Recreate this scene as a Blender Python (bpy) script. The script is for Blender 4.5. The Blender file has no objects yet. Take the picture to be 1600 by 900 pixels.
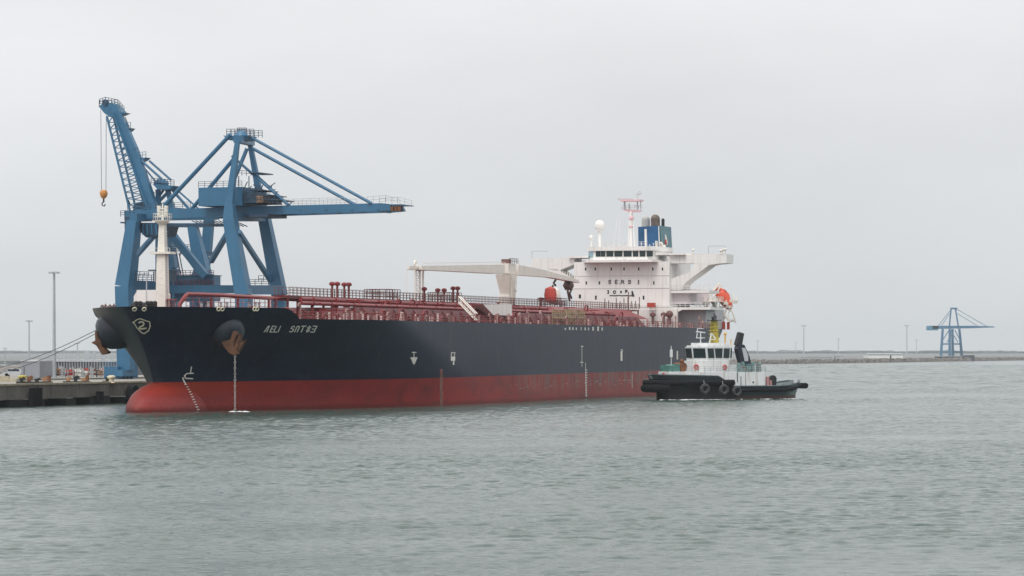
import bpy, bmesh, math, random
from mathutils import Vector, noise as mnoise
random.seed(7)
sc = bpy.context.scene
R = math.radians
# ------------------------------------------------------------------ camera
CAM_H = 8.4; FPX = 5000.0; YH = 548.0        # focal length in pixels of a 1600 px wide picture, horizon row
cd = bpy.data.cameras.new('camera'); cam = bpy.data.objects.new('camera', cd)
sc.collection.objects.link(cam); sc.camera = cam
cam.location = (0, 0, CAM_H); cam.rotation_euler = (R(90), 0, 0)
cd.sensor_width = 36; cd.lens = 36 * FPX / 1600; cd.shift_y = (YH - 450) / 1600
cd.clip_start = 0.5; cd.clip_end = 30000
# ------------------------------------------------------------------ world: overcast daylight
SUN_EL, SUN_AZ = R(58), R(200)
w = bpy.data.worlds.new('World'); sc.world = w; w.use_nodes = True
nt = w.node_tree; nt.nodes.clear()
def N(t, **k):
    n = nt.nodes.new(t)
    for a, b in k.items(): setattr(n, a, b)
    return n
out = N('ShaderNodeOutputWorld'); bg = N('ShaderNodeBackground')
sky = N('ShaderNodeTexSky', sky_type='NISHITA', sun_disc=False, sun_elevation=SUN_EL, sun_rotation=SUN_AZ)
sky.dust_density = 6.0; sky.air_density = 1.0
hsv = N('ShaderNodeHueSaturation'); hsv.inputs['Saturation'].default_value = 0.12; hsv.inputs['Value'].default_value = 0.55
tc = N('ShaderNodeTexCoord'); sep = N('ShaderNodeSeparateXYZ')
ramp = N('ShaderNodeValToRGB')
ramp.color_ramp.elements[0].position = 0.0; ramp.color_ramp.elements[0].color = (0.605, 0.630, 0.650, 1)
ramp.color_ramp.elements[1].position = 1.0; ramp.color_ramp.elements[1].color = (1.0, 1.0, 1.0, 1)
e = ramp.color_ramp.elements.new(0.09); e.color = (0.715, 0.729, 0.744, 1)
e = ramp.color_ramp.elements.new(0.30); e.color = (0.85, 0.862, 0.875, 1)
mp = N('ShaderNodeMapping'); mp.inputs['Scale'].default_value = (1.6, 1.6, 4.5)
nz = N('ShaderNodeTexNoise'); nz.inputs['Scale'].default_value = 2.6; nz.inputs['Detail'].default_value = 5
nr = N('ShaderNodeMapRange'); nr.inputs['From Min'].default_value = 0.3; nr.inputs['From Max'].default_value = 0.7
nr.inputs['To Min'].default_value = 0.885; nr.inputs['To Max'].default_value = 1.05
mul = N('ShaderNodeVectorMath', operation='SCALE'); sc8 = N('ShaderNodeVectorMath', operation='SCALE')
SKY_GAIN = 13.0
sc8.inputs['Scale'].default_value = SKY_GAIN
mix = N('ShaderNodeMix', data_type='RGBA'); mix.inputs[0].default_value = 0.85
L = nt.links.new
L(tc.outputs['Generated'], sep.inputs[0]); L(sep.outputs['Z'], ramp.inputs[0])
L(tc.outputs['Generated'], mp.inputs[0]); L(mp.outputs[0], nz.inputs['Vector']); L(nz.outputs[0], nr.inputs[0])
L(ramp.outputs[0], mul.inputs[0]); L(nr.outputs[0], mul.inputs['Scale']); L(mul.outputs[0], sc8.inputs[0])
L(sky.outputs[0], hsv.inputs['Color']); L(hsv.outputs[0], mix.inputs[6]); L(sc8.outputs[0], mix.inputs[7])
L(mix.outputs[2], bg.inputs[0]); bg.inputs[1].default_value = 0.104; L(bg.outputs[0], out.inputs[0])
sd = bpy.data.lights.new('sun', 'SUN'); sd.energy = 1.6; sd.angle = R(25); sd.color = (1, 0.965, 0.92)
so = bpy.data.objects.new('sun', sd); sc.collection.objects.link(so)
dx = math.sin(SUN_AZ) * math.cos(SUN_EL); dy = math.cos(SUN_AZ) * math.cos(SUN_EL)
so.rotation_euler = Vector((dx, dy, math.sin(SUN_EL))).to_track_quat('Z', 'Y').to_euler()
sc.view_settings.view_transform = 'Standard'; sc.view_settings.look = 'None'
sc.view_settings.exposure = 0.0; sc.view_settings.gamma = 1.0
sc.render.engine = 'CYCLES'; sc.cycles.max_bounces = 6; sc.cycles.volume_bounces = 1
sc.cycles.diffuse_bounces = 3; sc.cycles.use_denoising = True
HAZE = 0.00006

# ------------------------------------------------------------------ rulers: reading the photograph in metres
# port frame: t runs along the quay towards the camera, b across it (positive towards the water), z up
C0X, C0Y, CC, SS = 27.4, 667.7, 0.9483, 0.3173
PORT_ROT = math.atan2(-CC, -SS)
def wld(t, b, z): return Vector((C0X - SS*t + CC*b, C0Y - CC*t - SS*b, z))
def side(px, py, b):
    k = (px-800)/FPX; t = (C0X + CC*b - k*(C0Y - SS*b))/(SS - CC*k); Y = C0Y - CC*t - SS*b
    return t, CAM_H - (py-YH)/FPX*Y
def front(px, py, t):
    k = (px-800)/FPX; b = -(C0X - SS*t - k*(C0Y - CC*t))/(CC + SS*k); Y = C0Y - CC*t - SS*b
    return b, CAM_H - (py-YH)/FPX*Y
def SP(px, py, b): t, z = side(px, py, b); return Vector((t, b, z))
def FP(px, py, t): b, z = front(px, py, t); return Vector((t, b, z))
def AT(px, py, D): return Vector(((px-800)/FPX*D, D, CAM_H - (py-YH)/FPX*D))

# ------------------------------------------------------------------ mesh builder
class MB:
    def __init__(s): s.v = []; s.f = []; s.c = []
    def cut(s): s.c.append((len(s.v), len(s.f))); return s        # what follows is a piece of its own
    def pieces(s):
        ends = s.c[1:] + [(len(s.v), len(s.f))]
        for (v0, f0), (v1, f1) in zip(s.c, ends):
            if f1 > f0:
                m = MB(); m.v = s.v[v0:v1]; m.f = [tuple(i-v0 for i in f) for f in s.f[f0:f1]]; yield m
    def quadbox(s, c8):
        n = len(s.v); s.v += [Vector(c) for c in c8]
        for q in ((0,3,2,1),(4,5,6,7),(0,1,5,4),(1,2,6,5),(2,3,7,6),(3,0,4,7)): s.f.append(tuple(n+i for i in q))
        return s
    def box(s, x0, x1, y0, y1, z0, z1):
        x0, x1 = min(x0,x1), max(x0,x1); y0, y1 = min(y0,y1), max(y0,y1); z0, z1 = min(z0,z1), max(z0,z1)
        return s.quadbox([(x0,y0,z0),(x1,y0,z0),(x1,y1,z0),(x0,y1,z0),(x0,y0,z1),(x1,y0,z1),(x1,y1,z1),(x0,y1,z1)])
    def _fr(s, p, q, up=None):
        d = (q-p).normalized()
        u = Vector(up) if up is not None else (Vector((0,0,1)) if abs(d.z) < 0.95 else Vector((1,0,0)))
        a = d.cross(u).normalized(); b = a.cross(d).normalized(); return a, b
    def bar(s, p, q, w, h=None, w2=None, h2=None, up=None):
        p, q = Vector(p), Vector(q); h = w if h is None else h
        w2 = w if w2 is None else w2; h2 = h if h2 is None else h2
        a, b = s._fr(p, q, up)
        c = [p-a*w/2-b*h/2, p+a*w/2-b*h/2, p+a*w/2+b*h/2, p-a*w/2+b*h/2,
             q-a*w2/2-b*h2/2, q+a*w2/2-b*h2/2, q+a*w2/2+b*h2/2, q-a*w2/2+b*h2/2]
        n = len(s.v); s.v += c
        for f in ((0,1,2,3),(7,6,5,4),(0,4,5,1),(1,5,6,2),(2,6,7,3),(3,7,4,0)): s.f.append(tuple(n+i for i in f))
        return s
    def tube(s, p, q, r, r2=None, n=10, cap=True):
        p, q = Vector(p), Vector(q); r2 = r if r2 is None else r2
        a, b = s._fr(p, q); k = len(s.v)
        for c, rr in ((p, r), (q, r2)):
            for i in range(n):
                t = 2*math.pi*i/n; s.v.append(c + a*math.cos(t)*rr + b*math.sin(t)*rr)
        for i in range(n): j = (i+1) % n; s.f.append((k+i, k+n+i, k+n+j, k+j))
        if cap: s.f.append(tuple(k+i for i in range(n))); s.f.append(tuple(k+n+i for i in reversed(range(n))))
        return s
    def path(s, pts, r, n=8):
        pts = [Vector(p) for p in pts]; k = len(s.v); a = None
        for i, p in enumerate(pts):
            d = (pts[min(i+1, len(pts)-1)] - pts[max(i-1, 0)]).normalized()
            if a is None:
                u = Vector((0,0,1)) if abs(d.z) < 0.9 else Vector((1,0,0)); a = d.cross(u).normalized()
            a = (a - d*a.dot(d)).normalized(); b = d.cross(a)
            for j in range(n):
                t = 2*math.pi*j/n; s.v.append(p + a*math.cos(t)*r + b*math.sin(t)*r)
        for i in range(len(pts)-1):
            for j in range(n):
                m = (j+1) % n; s.f.append((k+i*n+j, k+i*n+m, k+(i+1)*n+m, k+(i+1)*n+j))
        s.f.append(tuple(k+j for j in reversed(range(n)))); s.f.append(tuple(k+(len(pts)-1)*n+j for j in range(n)))
        return s
    def lathe(s, c, prof, n=16, axis='z'):
        c = Vector(c); k = len(s.v)
        for r, h in prof:
            for i in range(n):
                t = 2*math.pi*i/n; x, y = r*math.cos(t), r*math.sin(t)
                s.v.append(c + (Vector((x, y, h)) if axis == 'z' else Vector((h, x, y)) if axis == 'x' else Vector((x, h, -y))))
        m = len(prof)
        for i in range(m-1):
            for j in range(n):
                j2 = (j+1) % n; s.f.append((k+i*n+j, k+i*n+j2, k+(i+1)*n+j2, k+(i+1)*n+j))
        s.f.append(tuple(k+j for j in reversed(range(n)))); s.f.append(tuple(k+(m-1)*n+j for j in range(n)))
        return s
    def ball(s, c, r, n=14, sz=1.0):
        return s.lathe(c, [(r*math.sin(math.pi*i/10)+1e-4, -r*sz*math.cos(math.pi*i/10)) for i in range(11)], n)
    def torus(s, c, nrm, R1, r, n=18, m=8):
        c, nrm = Vector(c), Vector(nrm).normalized()
        u = Vector((0,0,1)) if abs(nrm.z) < 0.9 else Vector((1,0,0)); a = nrm.cross(u).normalized(); b = nrm.cross(a); k = len(s.v)
        for i in range(n):
            t = 2*math.pi*i/n; d = a*math.cos(t) + b*math.sin(t)
            for j in range(m):
                q = 2*math.pi*j/m; s.v.append(c + d*(R1 + r*math.cos(q)) + nrm*r*math.sin(q))
        for i in range(n):
            for j in range(m):
                i2, j2 = (i+1) % n, (j+1) % m; s.f.append((k+i*m+j, k+i2*m+j, k+i2*m+j2, k+i*m+j2))
        return s
    def prism(s, poly, ext):            # closed outline (list of 3D points) extruded by a vector
        n = len(poly); k = len(s.v); ext = Vector(ext)
        s.v += [Vector(p) for p in poly] + [Vector(p)+ext for p in poly]
        s.f.append(tuple(k+i for i in range(n))); s.f.append(tuple(k+n+i for i in reversed(range(n))))
        for i in range(n): j = (i+1) % n; s.f.append((k+i, k+n+i, k+n+j, k+j))
        return s
    def rail(s, pts, h=1.05, sp=1.6, r=0.07, rows=3):
        pts = [Vector(p) for p in pts]; up = Vector((0,0,h))
        for p, q in zip(pts, pts[1:]):
            n = max(1, int(round((q-p).length/sp)))
            for i in range(n+1): c = p.lerp(q, i/n); s.bar(c, c+up, r)
            for j in range(1, rows+1): s.bar(p+up*j/rows, q+up*j/rows, r)
        return s
    def lace(s, a0, a1, b0, b1, n, r):  # zig-zag lacing between two chords
        a0, a1, b0, b1 = map(Vector, (a0, a1, b0, b1))
        for i in range(n):
            s.bar(a0.lerp(a1, i/n), b0.lerp(b1, (i+0.5)/n), r); s.bar(b0.lerp(b1, (i+0.5)/n), a0.lerp(a1, (i+1)/n), r)
        return s
def fix(me, smooth=None):
    bm = bmesh.new(); bm.from_mesh(me); bmesh.ops.recalc_face_normals(bm, faces=bm.faces); bm.to_mesh(me); bm.free()
    if smooth is not None:
        for p in me.polygons: p.use_smooth = True
        me.set_sharp_from_angle(angle=R(smooth))
def emit(name, mb, mat, parent=None, org=(0,0,0), smooth=35, recalc=True):
    o_ = Vector(org); me = bpy.data.meshes.new(name)
    me.from_pydata([tuple(v-o_) for v in mb.v], [], mb.f); me.update()
    if recalc: fix(me, smooth)
    elif smooth is not None:
        for p in me.polygons: p.use_smooth = True
    me.materials.append(mat)
    o = bpy.data.objects.new(name, me); sc.collection.objects.link(o)
    if parent is not None: o.parent = parent
    return o
def tag(o, label=None, cat=None, group=None, kind=None):
    if label: o['label'] = label
    if cat: o['category'] = cat
    if group: o['group'] = group
    if kind: o['kind'] = kind
    return o
class Thing:
    """an Empty at the thing's base; part() adds child meshes whose points are given in the same frame as org"""
    def __init__(s, name, label, cat, org, rz=0, group=None, port=False):
        s.o = bpy.data.objects.new(name, None); sc.collection.objects.link(s.o)
        s.org = Vector(org)
        s.o.location = wld(*org) if port else s.org
        s.o.rotation_euler = (0, 0, PORT_ROT if port else rz)
        s.o.empty_display_size = 1
        tag(s.o, label, cat, group)
    def part(s, name, mb, mat, parent=None, smooth=35): return emit(name, mb, mat, parent or s.o, s.org, smooth)
    def each(s, name, mb, mat, parent=None, smooth=None):
        for m in mb.pieces(): o = s.part(name, m, mat, parent, smooth)
        return o
def copy_thing(o, parent=None):
    c = o.copy(); sc.collection.objects.link(c)
    if parent is not None: c.parent = parent
    for ch in list(o.children): copy_thing(ch, c)
    return c

# ------------------------------------------------------------------ materials
def mat(name, col, rough=0.5, var=0.12, scale=0.6, dirt=None, dirt_amt=0.0, streak=False, bump=0.0, bscale=4.0, metal=0.0, spec=0.5, coat=0):
    m = bpy.data.materials.new(name); m.use_nodes = True; t = m.node_tree; b = t.nodes['Principled BSDF']
    b.inputs['Roughness'].default_value = rough; b.inputs['Metallic'].default_value = metal
    b.inputs['Specular IOR Level'].default_value = spec
    co = t.nodes.new('ShaderNodeTexCoord'); n1 = t.nodes.new('ShaderNodeTexNoise')
    n1.inputs['Scale'].default_value = scale; n1.inputs['Detail'].default_value = 6
    t.links.new(co.outputs['Object'], n1.inputs['Vector'])
    mr = t.nodes.new('ShaderNodeMapRange'); mr.inputs['From Min'].default_value = 0.3; mr.inputs['From Max'].default_value = 0.7
    mr.inputs['To Min'].default_value = 1-var; mr.inputs['To Max'].default_value = 1+var
    t.links.new(n1.outputs[0], mr.inputs[0])
    sm = t.nodes.new('ShaderNodeVectorMath'); sm.operation = 'SCALE'; sm.inputs[0].default_value = col
    t.links.new(mr.outputs[0], sm.inputs['Scale']); last = sm.outputs[0]
    if dirt:
        mpn = t.nodes.new('ShaderNodeMapping'); mpn.inputs['Scale'].default_value = (1.6, 1.6, 0.12 if streak else 1.6)
        n2 = t.nodes.new('ShaderNodeTexNoise'); n2.inputs['Scale'].default_value = 1.3; n2.inputs['Detail'].default_value = 7
        t.links.new(co.outputs['Object'], mpn.inputs[0]); t.links.new(mpn.outputs[0], n2.inputs['Vector'])
        r2 = t.nodes.new('ShaderNodeMapRange'); r2.inputs['From Min'].default_value = 0.52; r2.inputs['From Max'].default_value = 0.72
        r2.inputs['To Max'].default_value = dirt_amt
        t.links.new(n2.outputs[0], r2.inputs[0])
        mx = t.nodes.new('ShaderNodeMix'); mx.data_type = 'RGBA'; mx.inputs[7].default_value = (*dirt, 1)
        t.links.new(r2.outputs[0], mx.inputs[0]); t.links.new(last, mx.inputs[6]); last = mx.outputs[2]
    t.links.new(last, b.inputs['Base Color'])
    if bump:
        n3 = t.nodes.new('ShaderNodeTexNoise'); n3.inputs['Scale'].default_value = bscale; n3.inputs['Detail'].default_value = 4
        t.links.new(co.outputs['Object'], n3.inputs['Vector'])
        bp = t.nodes.new('ShaderNodeBump'); bp.inputs['Distance'].default_value = bump; bp.inputs['Strength'].default_value = 0.6
        t.links.new(n3.outputs[0], bp.inputs['Height']); t.links.new(bp.outputs[0], b.inputs['Normal'])
    return m
RUST = (0.16, 0.06, 0.025)
M = dict(
    blue=mat('crane_blue_paint', (0.036, 0.148, 0.270), 0.45, 0.10, 0.25, (0.05,0.10,0.14), 0.4, True),
    bluedark=mat('crane_machinery_blue', (0.02, 0.06, 0.11), 0.55, 0.3, 1.2, RUST, 0.3),
    cable=mat('steel_cable', (0.09, 0.095, 0.10), 0.5),
    orange=mat('hook_block_orange', (0.62, 0.26, 0.06), 0.5, 0.15, 1.0, (0.2,0.1,0.05), 0.4),
    white=mat('white_ship_paint', (0.85, 0.83, 0.805), 0.45, 0.04, 0.3, (0.50,0.42,0.35), 0.35, True),
    cream=mat('cream_mast_paint', (0.83, 0.79, 0.72), 0.5, 0.05, 0.4, (0.50,0.36,0.26), 0.25),
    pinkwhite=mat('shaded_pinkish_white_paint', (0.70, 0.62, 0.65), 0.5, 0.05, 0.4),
    grey=mat('light_grey_ship_paint', (0.50, 0.51, 0.53), 0.5, 0.08, 0.5),
    deckred=mat('oxide_red_deck_paint', (0.12, 0.010, 0.014), 0.5, 0.35, 0.7, (0.05,0.012,0.014), 0.8),
    pipered=mat('red_pipe_paint', (0.21, 0.015, 0.018), 0.42, 0.18, 0.5, (0.12,0.02,0.02), 0.5),
    railred=mat('faded_red_rail_paint', (0.27, 0.05, 0.05), 0.55, 0.4, 0.8, (0.6,0.48,0.45), 0.8),
    railbrown=mat('brown_rail_paint', (0.16, 0.075, 0.07), 0.6, 0.2),
    black=mat('black_paint', (0.012, 0.013, 0.015), 0.5, 0.2),
    rubber=mat('black_rubber', (0.009, 0.010, 0.012), 0.85, 0.25, 2.0, (0.03,0.03,0.03), 0.4, bump=0.02, spec=0.15),
    glass=mat('dark_window_glass', (0.012, 0.025, 0.028), 0.12, 0.1),
    glassblue=mat('pale_blue_window_glass', (0.25, 0.42, 0.50), 0.2, 0.1),
    rust=mat('rusty_iron', (0.19, 0.075, 0.03), 0.8, 0.35, 1.0, (0.05,0.03,0.02), 0.7, bump=0.05),
    funnelblue=mat('funnel_blue_paint', (0.012, 0.09, 0.22), 0.4, 0.12),
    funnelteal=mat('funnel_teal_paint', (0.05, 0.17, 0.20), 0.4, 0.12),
    boatorange=mat('lifeboat_orange', (0.68, 0.09, 0.04), 0.35, 0.12, 0.8),
    mark=mat('hull_marking_white', (0.78, 0.77, 0.70), 0.6, 0.10, 2.0, (0.35,0.3,0.25), 0.4),
    ltblack=mat('bulkhead_lettering_black', (0.02,0.02,0.02), 0.6, 0.1),
    gold=mat('crest_gold', (0.72, 0.66, 0.50), 0.5, 0.1, 2.0),
    tugwhite=mat('tug_white_paint', (0.74, 0.76, 0.76), 0.4, 0.05, 0.8, (0.35,0.28,0.22), 0.5, True),
    tuggrey=mat('tug_deck_grey', (0.10, 0.13, 0.14), 0.55, 0.2, 0.8, (0.2,0.22,0.21), 0.6),
    tuggreen=mat('tug_stern_grey_green', (0.16, 0.21, 0.21), 0.55, 0.2, 1.0, RUST, 0.6),
    navy=mat('tug_funnel_navy', (0.010, 0.014, 0.032), 0.35, 0.2),
    yellow=mat('tug_mast_yellow', (0.46, 0.38, 0.06), 0.5, 0.15, 1.5),
    red=mat('signal_red', (0.50, 0.06, 0.04), 0.5, 0.15),
    pink=mat('radar_mast_pink_red', (0.74, 0.47, 0.50), 0.5, 0.1),
    teal=mat('green_deck_machinery', (0.08, 0.22, 0.19), 0.5, 0.3, 1.5),
    concrete=mat('weathered_quay_concrete', (0.19, 0.175, 0.155), 0.85, 0.25, 0.35, (0.07,0.065,0.06), 0.8, True, bump=0.08, bscale=1.5),
    apron=mat('pale_quay_apron', (0.31, 0.295, 0.265), 0.85, 0.18, 0.12, (0.16,0.15,0.14), 0.7),
    kerb=mat('sandy_quay_coping', (0.42, 0.37, 0.27), 0.85, 0.2, 0.8, (0.2,0.18,0.15), 0.6),
    pile=mat('wet_black_piles', (0.012, 0.013, 0.014), 0.7, 0.4, 0.8),
    shedlight=mat('shed_pale_cladding', (0.50, 0.52, 0.55), 0.6, 0.06, 0.3),
    sheddark=mat('warehouse_grey_cladding', (0.13, 0.14, 0.16), 0.65, 0.12, 0.4, (0.22,0.22,0.22), 0.4, True),
    galv=mat('galvanised_steel', (0.42, 0.45, 0.47), 0.5, 0.1),
    rubble=mat('brown_rubble', (0.18, 0.165, 0.155), 0.9, 0.4, 0.35, (0.07,0.06,0.055), 0.7, bump=0.3, bscale=0.7),
    land=mat('flat_dry_land', (0.19, 0.20, 0.20), 0.95, 0.3, 0.01),
    trees=mat('far_tree_haze_grey', (0.11, 0.13, 0.14), 0.95, 0.4, 0.02),  # paled, bluish base colour puts extra haze into the woods
    anchor=mat('rusty_anchor_iron', (0.115,0.048,0.022), 0.8, 0.3, 0.8, (0.04,0.025,0.02), 0.8, bump=0.05),
    farblock=mat('blue_grey_block', (0.06, 0.075, 0.10), 0.7, 0.3, 0.3),
    tyre=mat('highlit_grey_tyre_rubber', (0.032, 0.034, 0.036), 0.7, 0.3, 2.0, (0.07,0.07,0.07), 0.5, bump=0.02),  # lighter base colour carries the grey highlight on the tyres
    postgrey=mat('dull_post_grey', (0.27,0.285,0.30), 0.6, 0.15),
    farwhite=mat('pale_warehouse_cladding', (0.78, 0.78, 0.76), 0.7, 0.04, 0.05),
    foam=mat('white_foam', (0.75, 0.78, 0.78), 0.7, 0.1, 2.0),
)

# ------------------------------------------------------------------ water and land
def water_mat():
    m = bpy.data.materials.new('harbour_water'); m.use_nodes = True; t = m.node_tree; b = t.nodes['Principled BSDF']
    b.inputs['Base Color'].default_value = (0.050, 0.085, 0.072, 1); b.inputs['Roughness'].default_value = 0.10
    b.inputs['IOR'].default_value = 1.333
    g = t.nodes.new('ShaderNodeNewGeometry')
    def nz(scale, sx, sy, det, rot=0.0, dist=0.0):
        mp = t.nodes.new('ShaderNodeMapping'); mp.inputs['Scale'].default_value = (sx, sy, 1); mp.inputs['Rotation'].default_value = (0, 0, rot)
        n = t.nodes.new('ShaderNodeTexNoise'); n.inputs['Scale'].default_value = scale; n.inputs['Detail'].default_value = det
        n.inputs['Roughness'].default_value = 0.6; n.inputs['Distortion'].default_value = dist
        t.links.new(g.outputs['Position'], mp.inputs[0]); t.links.new(mp.outputs[0], n.inputs['Vector']); return n.outputs[0]
    def op(o, a, c):
        n = t.nodes.new('ShaderNodeMath'); n.operation = o
        for i, x in enumerate((a, c)):
            if isinstance(x, (int, float)): n.inputs[i].default_value = x
            else: t.links.new(x, n.inputs[i])
        return n.outputs[0]
    big = nz(0.030, 1.0, 2.2, 3, 0.15)                       # patches of calmer and rougher water
    patch = t.nodes.new('ShaderNodeMapRange'); patch.inputs['From Min'].default_value = 0.35; patch.inputs['From Max'].default_value = 0.68
    patch.inputs['To Min'].default_value = 0.45; patch.inputs['To Max'].default_value = 1.25
    t.links.new(big, patch.inputs[0])
    h = op('ADD', op('MULTIPLY', nz(2.0, 0.8, 1.0, 4, 0.2, 0.4), 0.13), op('MULTIPLY', nz(6.5, 0.9, 1.0, 4, -0.2, 0.2), 0.065))
    sepy = t.nodes.new('ShaderNodeSeparateXYZ'); t.links.new(g.outputs['Position'], sepy.inputs[0])
    farm = t.nodes.new('ShaderNodeMapRange'); farm.inputs[1].default_value = 640; farm.inputs[2].default_value = 730; t.links.new(sepy.outputs[1], farm.inputs[0])
    h = op('ADD', h, op('MULTIPLY', farm.outputs[0], op('MULTIPLY', nz(0.28, 0.5, 1.0, 4, 0.1), 1.1)))
    h = op('MULTIPLY', h, patch.outputs[0])
    bp = t.nodes.new('ShaderNodeBump'); bp.inputs['Strength'].default_value = 1.0; bp.inputs['Distance'].default_value = 0.7
    t.links.new(h, bp.inputs['Height']); t.links.new(bp.outputs[0], b.inputs['Normal'])
    return m
WATER = water_mat()
import numpy as np
def wave_z(gx, gy, lmin, lmax, amp, seed, n=100):
    rs = np.random.RandomState(seed); z = np.zeros_like(gx); wind = math.radians(97)
    for i in range(n):
        lam = lmin*(lmax/lmin)**rs.rand(); th = wind + rs.normal(0, 0.75); k = 2*math.pi/lam
        ph = k*(math.cos(th)*gx + math.sin(th)*gy) + rs.rand()*2*math.pi
        z += (lam**0.9)*amp*(np.sin(ph) + 0.22*np.cos(2*ph))
    pt = np.zeros_like(gx); rs = np.random.RandomState(9)
    for i in range(12):
        lam = rs.uniform(22, 160); th = math.radians(92)+rs.normal(0, 0.5); k = 2*math.pi/lam
        pt += np.sin(k*(math.cos(th)*gx + math.sin(th)*gy) + rs.rand()*6.28)/12**0.5
    return z*np.clip(0.92 + 0.22*pt, 0.4, 1.5)
def water_sheet():
    """one sheet: short wind waves as real relief in the harbour, flat (ripples only) out to the horizon"""
    cs, qs, n = [], [], 0
    for (X0, X1, Y0, Y1, d, lmin, lmax, amp, seed) in ((-62, 62, 98, 300, 0.16, 0.55, 2.9, 0.0032*WAVE, 4), (-135, 135, 300, 700, 0.42, 0.55, 2.9, 0.0032*WAVE, 4), (-430, 430, 700, 1940, 1.5, 4.0, 12, 0.0028*WAVE, 5)):
        nx, ny = int((X1-X0)/d)+1, int((Y1-Y0)/d)+1
        gx, gy = np.meshgrid(np.linspace(X0, X1, nx), np.linspace(Y0, Y1, ny)); z = wave_z(gx, gy, lmin, lmax, amp, seed)
        e_ = np.minimum((gx-X0)/8, (X1-gx)/8); e_ = np.minimum(e_, (gy-98)/5)
        e_ = np.minimum(e_, np.abs(gy-700)/3); e_ = np.minimum(e_, (1940-gy)/40); z *= np.clip(e_, 0, 1)
        c = np.stack([gx, gy, z], -1).reshape(-1, 3); idx = np.arange(nx*ny).reshape(ny, nx)
        q = np.stack([idx[:-1,:-1], idx[:-1,1:], idx[1:,1:], idx[1:,:-1]], -1).reshape(-1, 4)
        cs.append(c); qs.append(q+n); n += len(c)
    X, Y = 5800.0, 13000.0
    for x0, x1, y0, y1 in ((-X, X, -300, 98), (-X, -62, 98, 300), (62, X, 98, 300), (-X, -135, 300, 700), (135, X, 300, 700), (-X, -430, 700, 1940), (430, X, 700, 1940), (-X, X, 1940, Y)):
        cs.append(np.array([[x0,y0,0],[x1,y0,0],[x1,y1,0],[x0,y1,0]], float)); qs.append(np.arange(4).reshape(1,4)+n); n += 4
    co = np.concatenate(cs); quads = np.concatenate(qs)
    me = bpy.data.meshes.new('water'); me.vertices.add(len(co)); me.vertices.foreach_set('co', co.ravel())
    me.loops.add(quads.size); me.loops.foreach_set('vertex_index', quads.ravel().astype(np.int32))
    me.polygons.add(len(quads)); me.polygons.foreach_set('loop_start', np.arange(0, quads.size, 4, dtype=np.int32))
    me.polygons.foreach_set('use_smooth', np.ones(len(quads), dtype=bool))
    me.update(calc_edges=True); me.materials.append(WATER)
    o = bpy.data.objects.new('water', me); sc.collection.objects.link(o); return o
WAVE = 1.0
tag(water_sheet(), kind='structure')


# far shore on the right: rubble bank, flat land, trees in the haze
shore = [(150, 1500), (420, 1960), (700, 2180), (1100, 2500), (1650, 2950), (2600, 3500), (4100, 4000)]
shore = [(AT(1165,0,1950).x, 1950), (AT(1260,0,2080).x, 2080), (AT(1380,0,2270).x, 2270), (AT(1500,0,2560).x, 2560), (AT(1620,0,2860).x, 2860), (1100, 3900), (3900, 6000)]
shore = [(-900, 1900), (-200, 1905)] + shore
mb = MB(); poly = [Vector((x, y+5, 0)) for x, y in shore] + [Vector((5600,12800,0)), Vector((-5600,12800,0)), Vector((-5600,1900,0))]
mb.prism([p + Vector((0,0,-1)) for p in poly], (0,0,3.4))
tag(emit('ground', mb, M['land'], smooth=None), kind='structure')
def bank(name, pts, h, wdt, m, seed, step=2.5):
    """rubble bank: a rough three-sided strip along the line"""
    mb = MB(); rows = []
    for (x0,y0),(x1,y1) in zip(pts, pts[1:]):
        n = max(1, int(math.hypot(x1-x0, y1-y0)/step))
        for i in range(n): rows.append((x0+(x1-x0)*i/n, y0+(y1-y0)*i/n))
    prof = [(0,-0.8),(0.25,0.3),(0.5,0.62),(0.75,0.9),(1.0,1.0),(1.6,0.96)]
    rnd = random.Random(seed)
    for (x, y) in rows:
        for a, z in prof: mb.v.append(Vector((x+rnd.uniform(-.6,.6), y + a*wdt + rnd.uniform(-.5,.5), z*h + rnd.uniform(-.22,.25)*h*(1 if z > 0 else 0))))
    k = len(prof)
    for i in range(len(rows)-1):
        for j in range(k-1): mb.f.append((i*k+j, (i+1)*k+j, (i+1)*k+j+1, i*k+j+1))
    return tag(emit(name, mb, m, smooth=None), kind='structure')
bank('terrain', shore[1:8], 2.7, 6.0, M['rubble'], 3)
mb = MB(); rnd = random.Random(5)
for row, (Y0, hh) in enumerate(((6800, 5.0), (8800, 7.0), (11500, 9.0))):
    X = -5200
    while X < 5400:
        wd = rnd.uniform(40, 160); h_ = hh*rnd.uniform(0.55, 1.15); y = Y0 + 0.0*X + rnd.uniform(-40, 40)
        pts = [Vector((X, y, 2)), Vector((X+wd, y, 2)), Vector((X+wd, y, 2+h_*rnd.uniform(.4,.8)))]
        for q in range(5, 0, -1): pts.append(Vector((X+wd*q/6, y, 2+h_*rnd.uniform(.6, 1.0))))
        pts.append(Vector((X, y, 2+h_*rnd.uniform(.4,.8))))
        mb.prism(pts, (rnd.uniform(-5,5), 25, 0)); X += wd*0.8
tag(emit('distant_woods', mb, M['trees'], smooth=None), 'long low belt of hazy woods behind the far shore', 'woods', kind='stuff')

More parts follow.
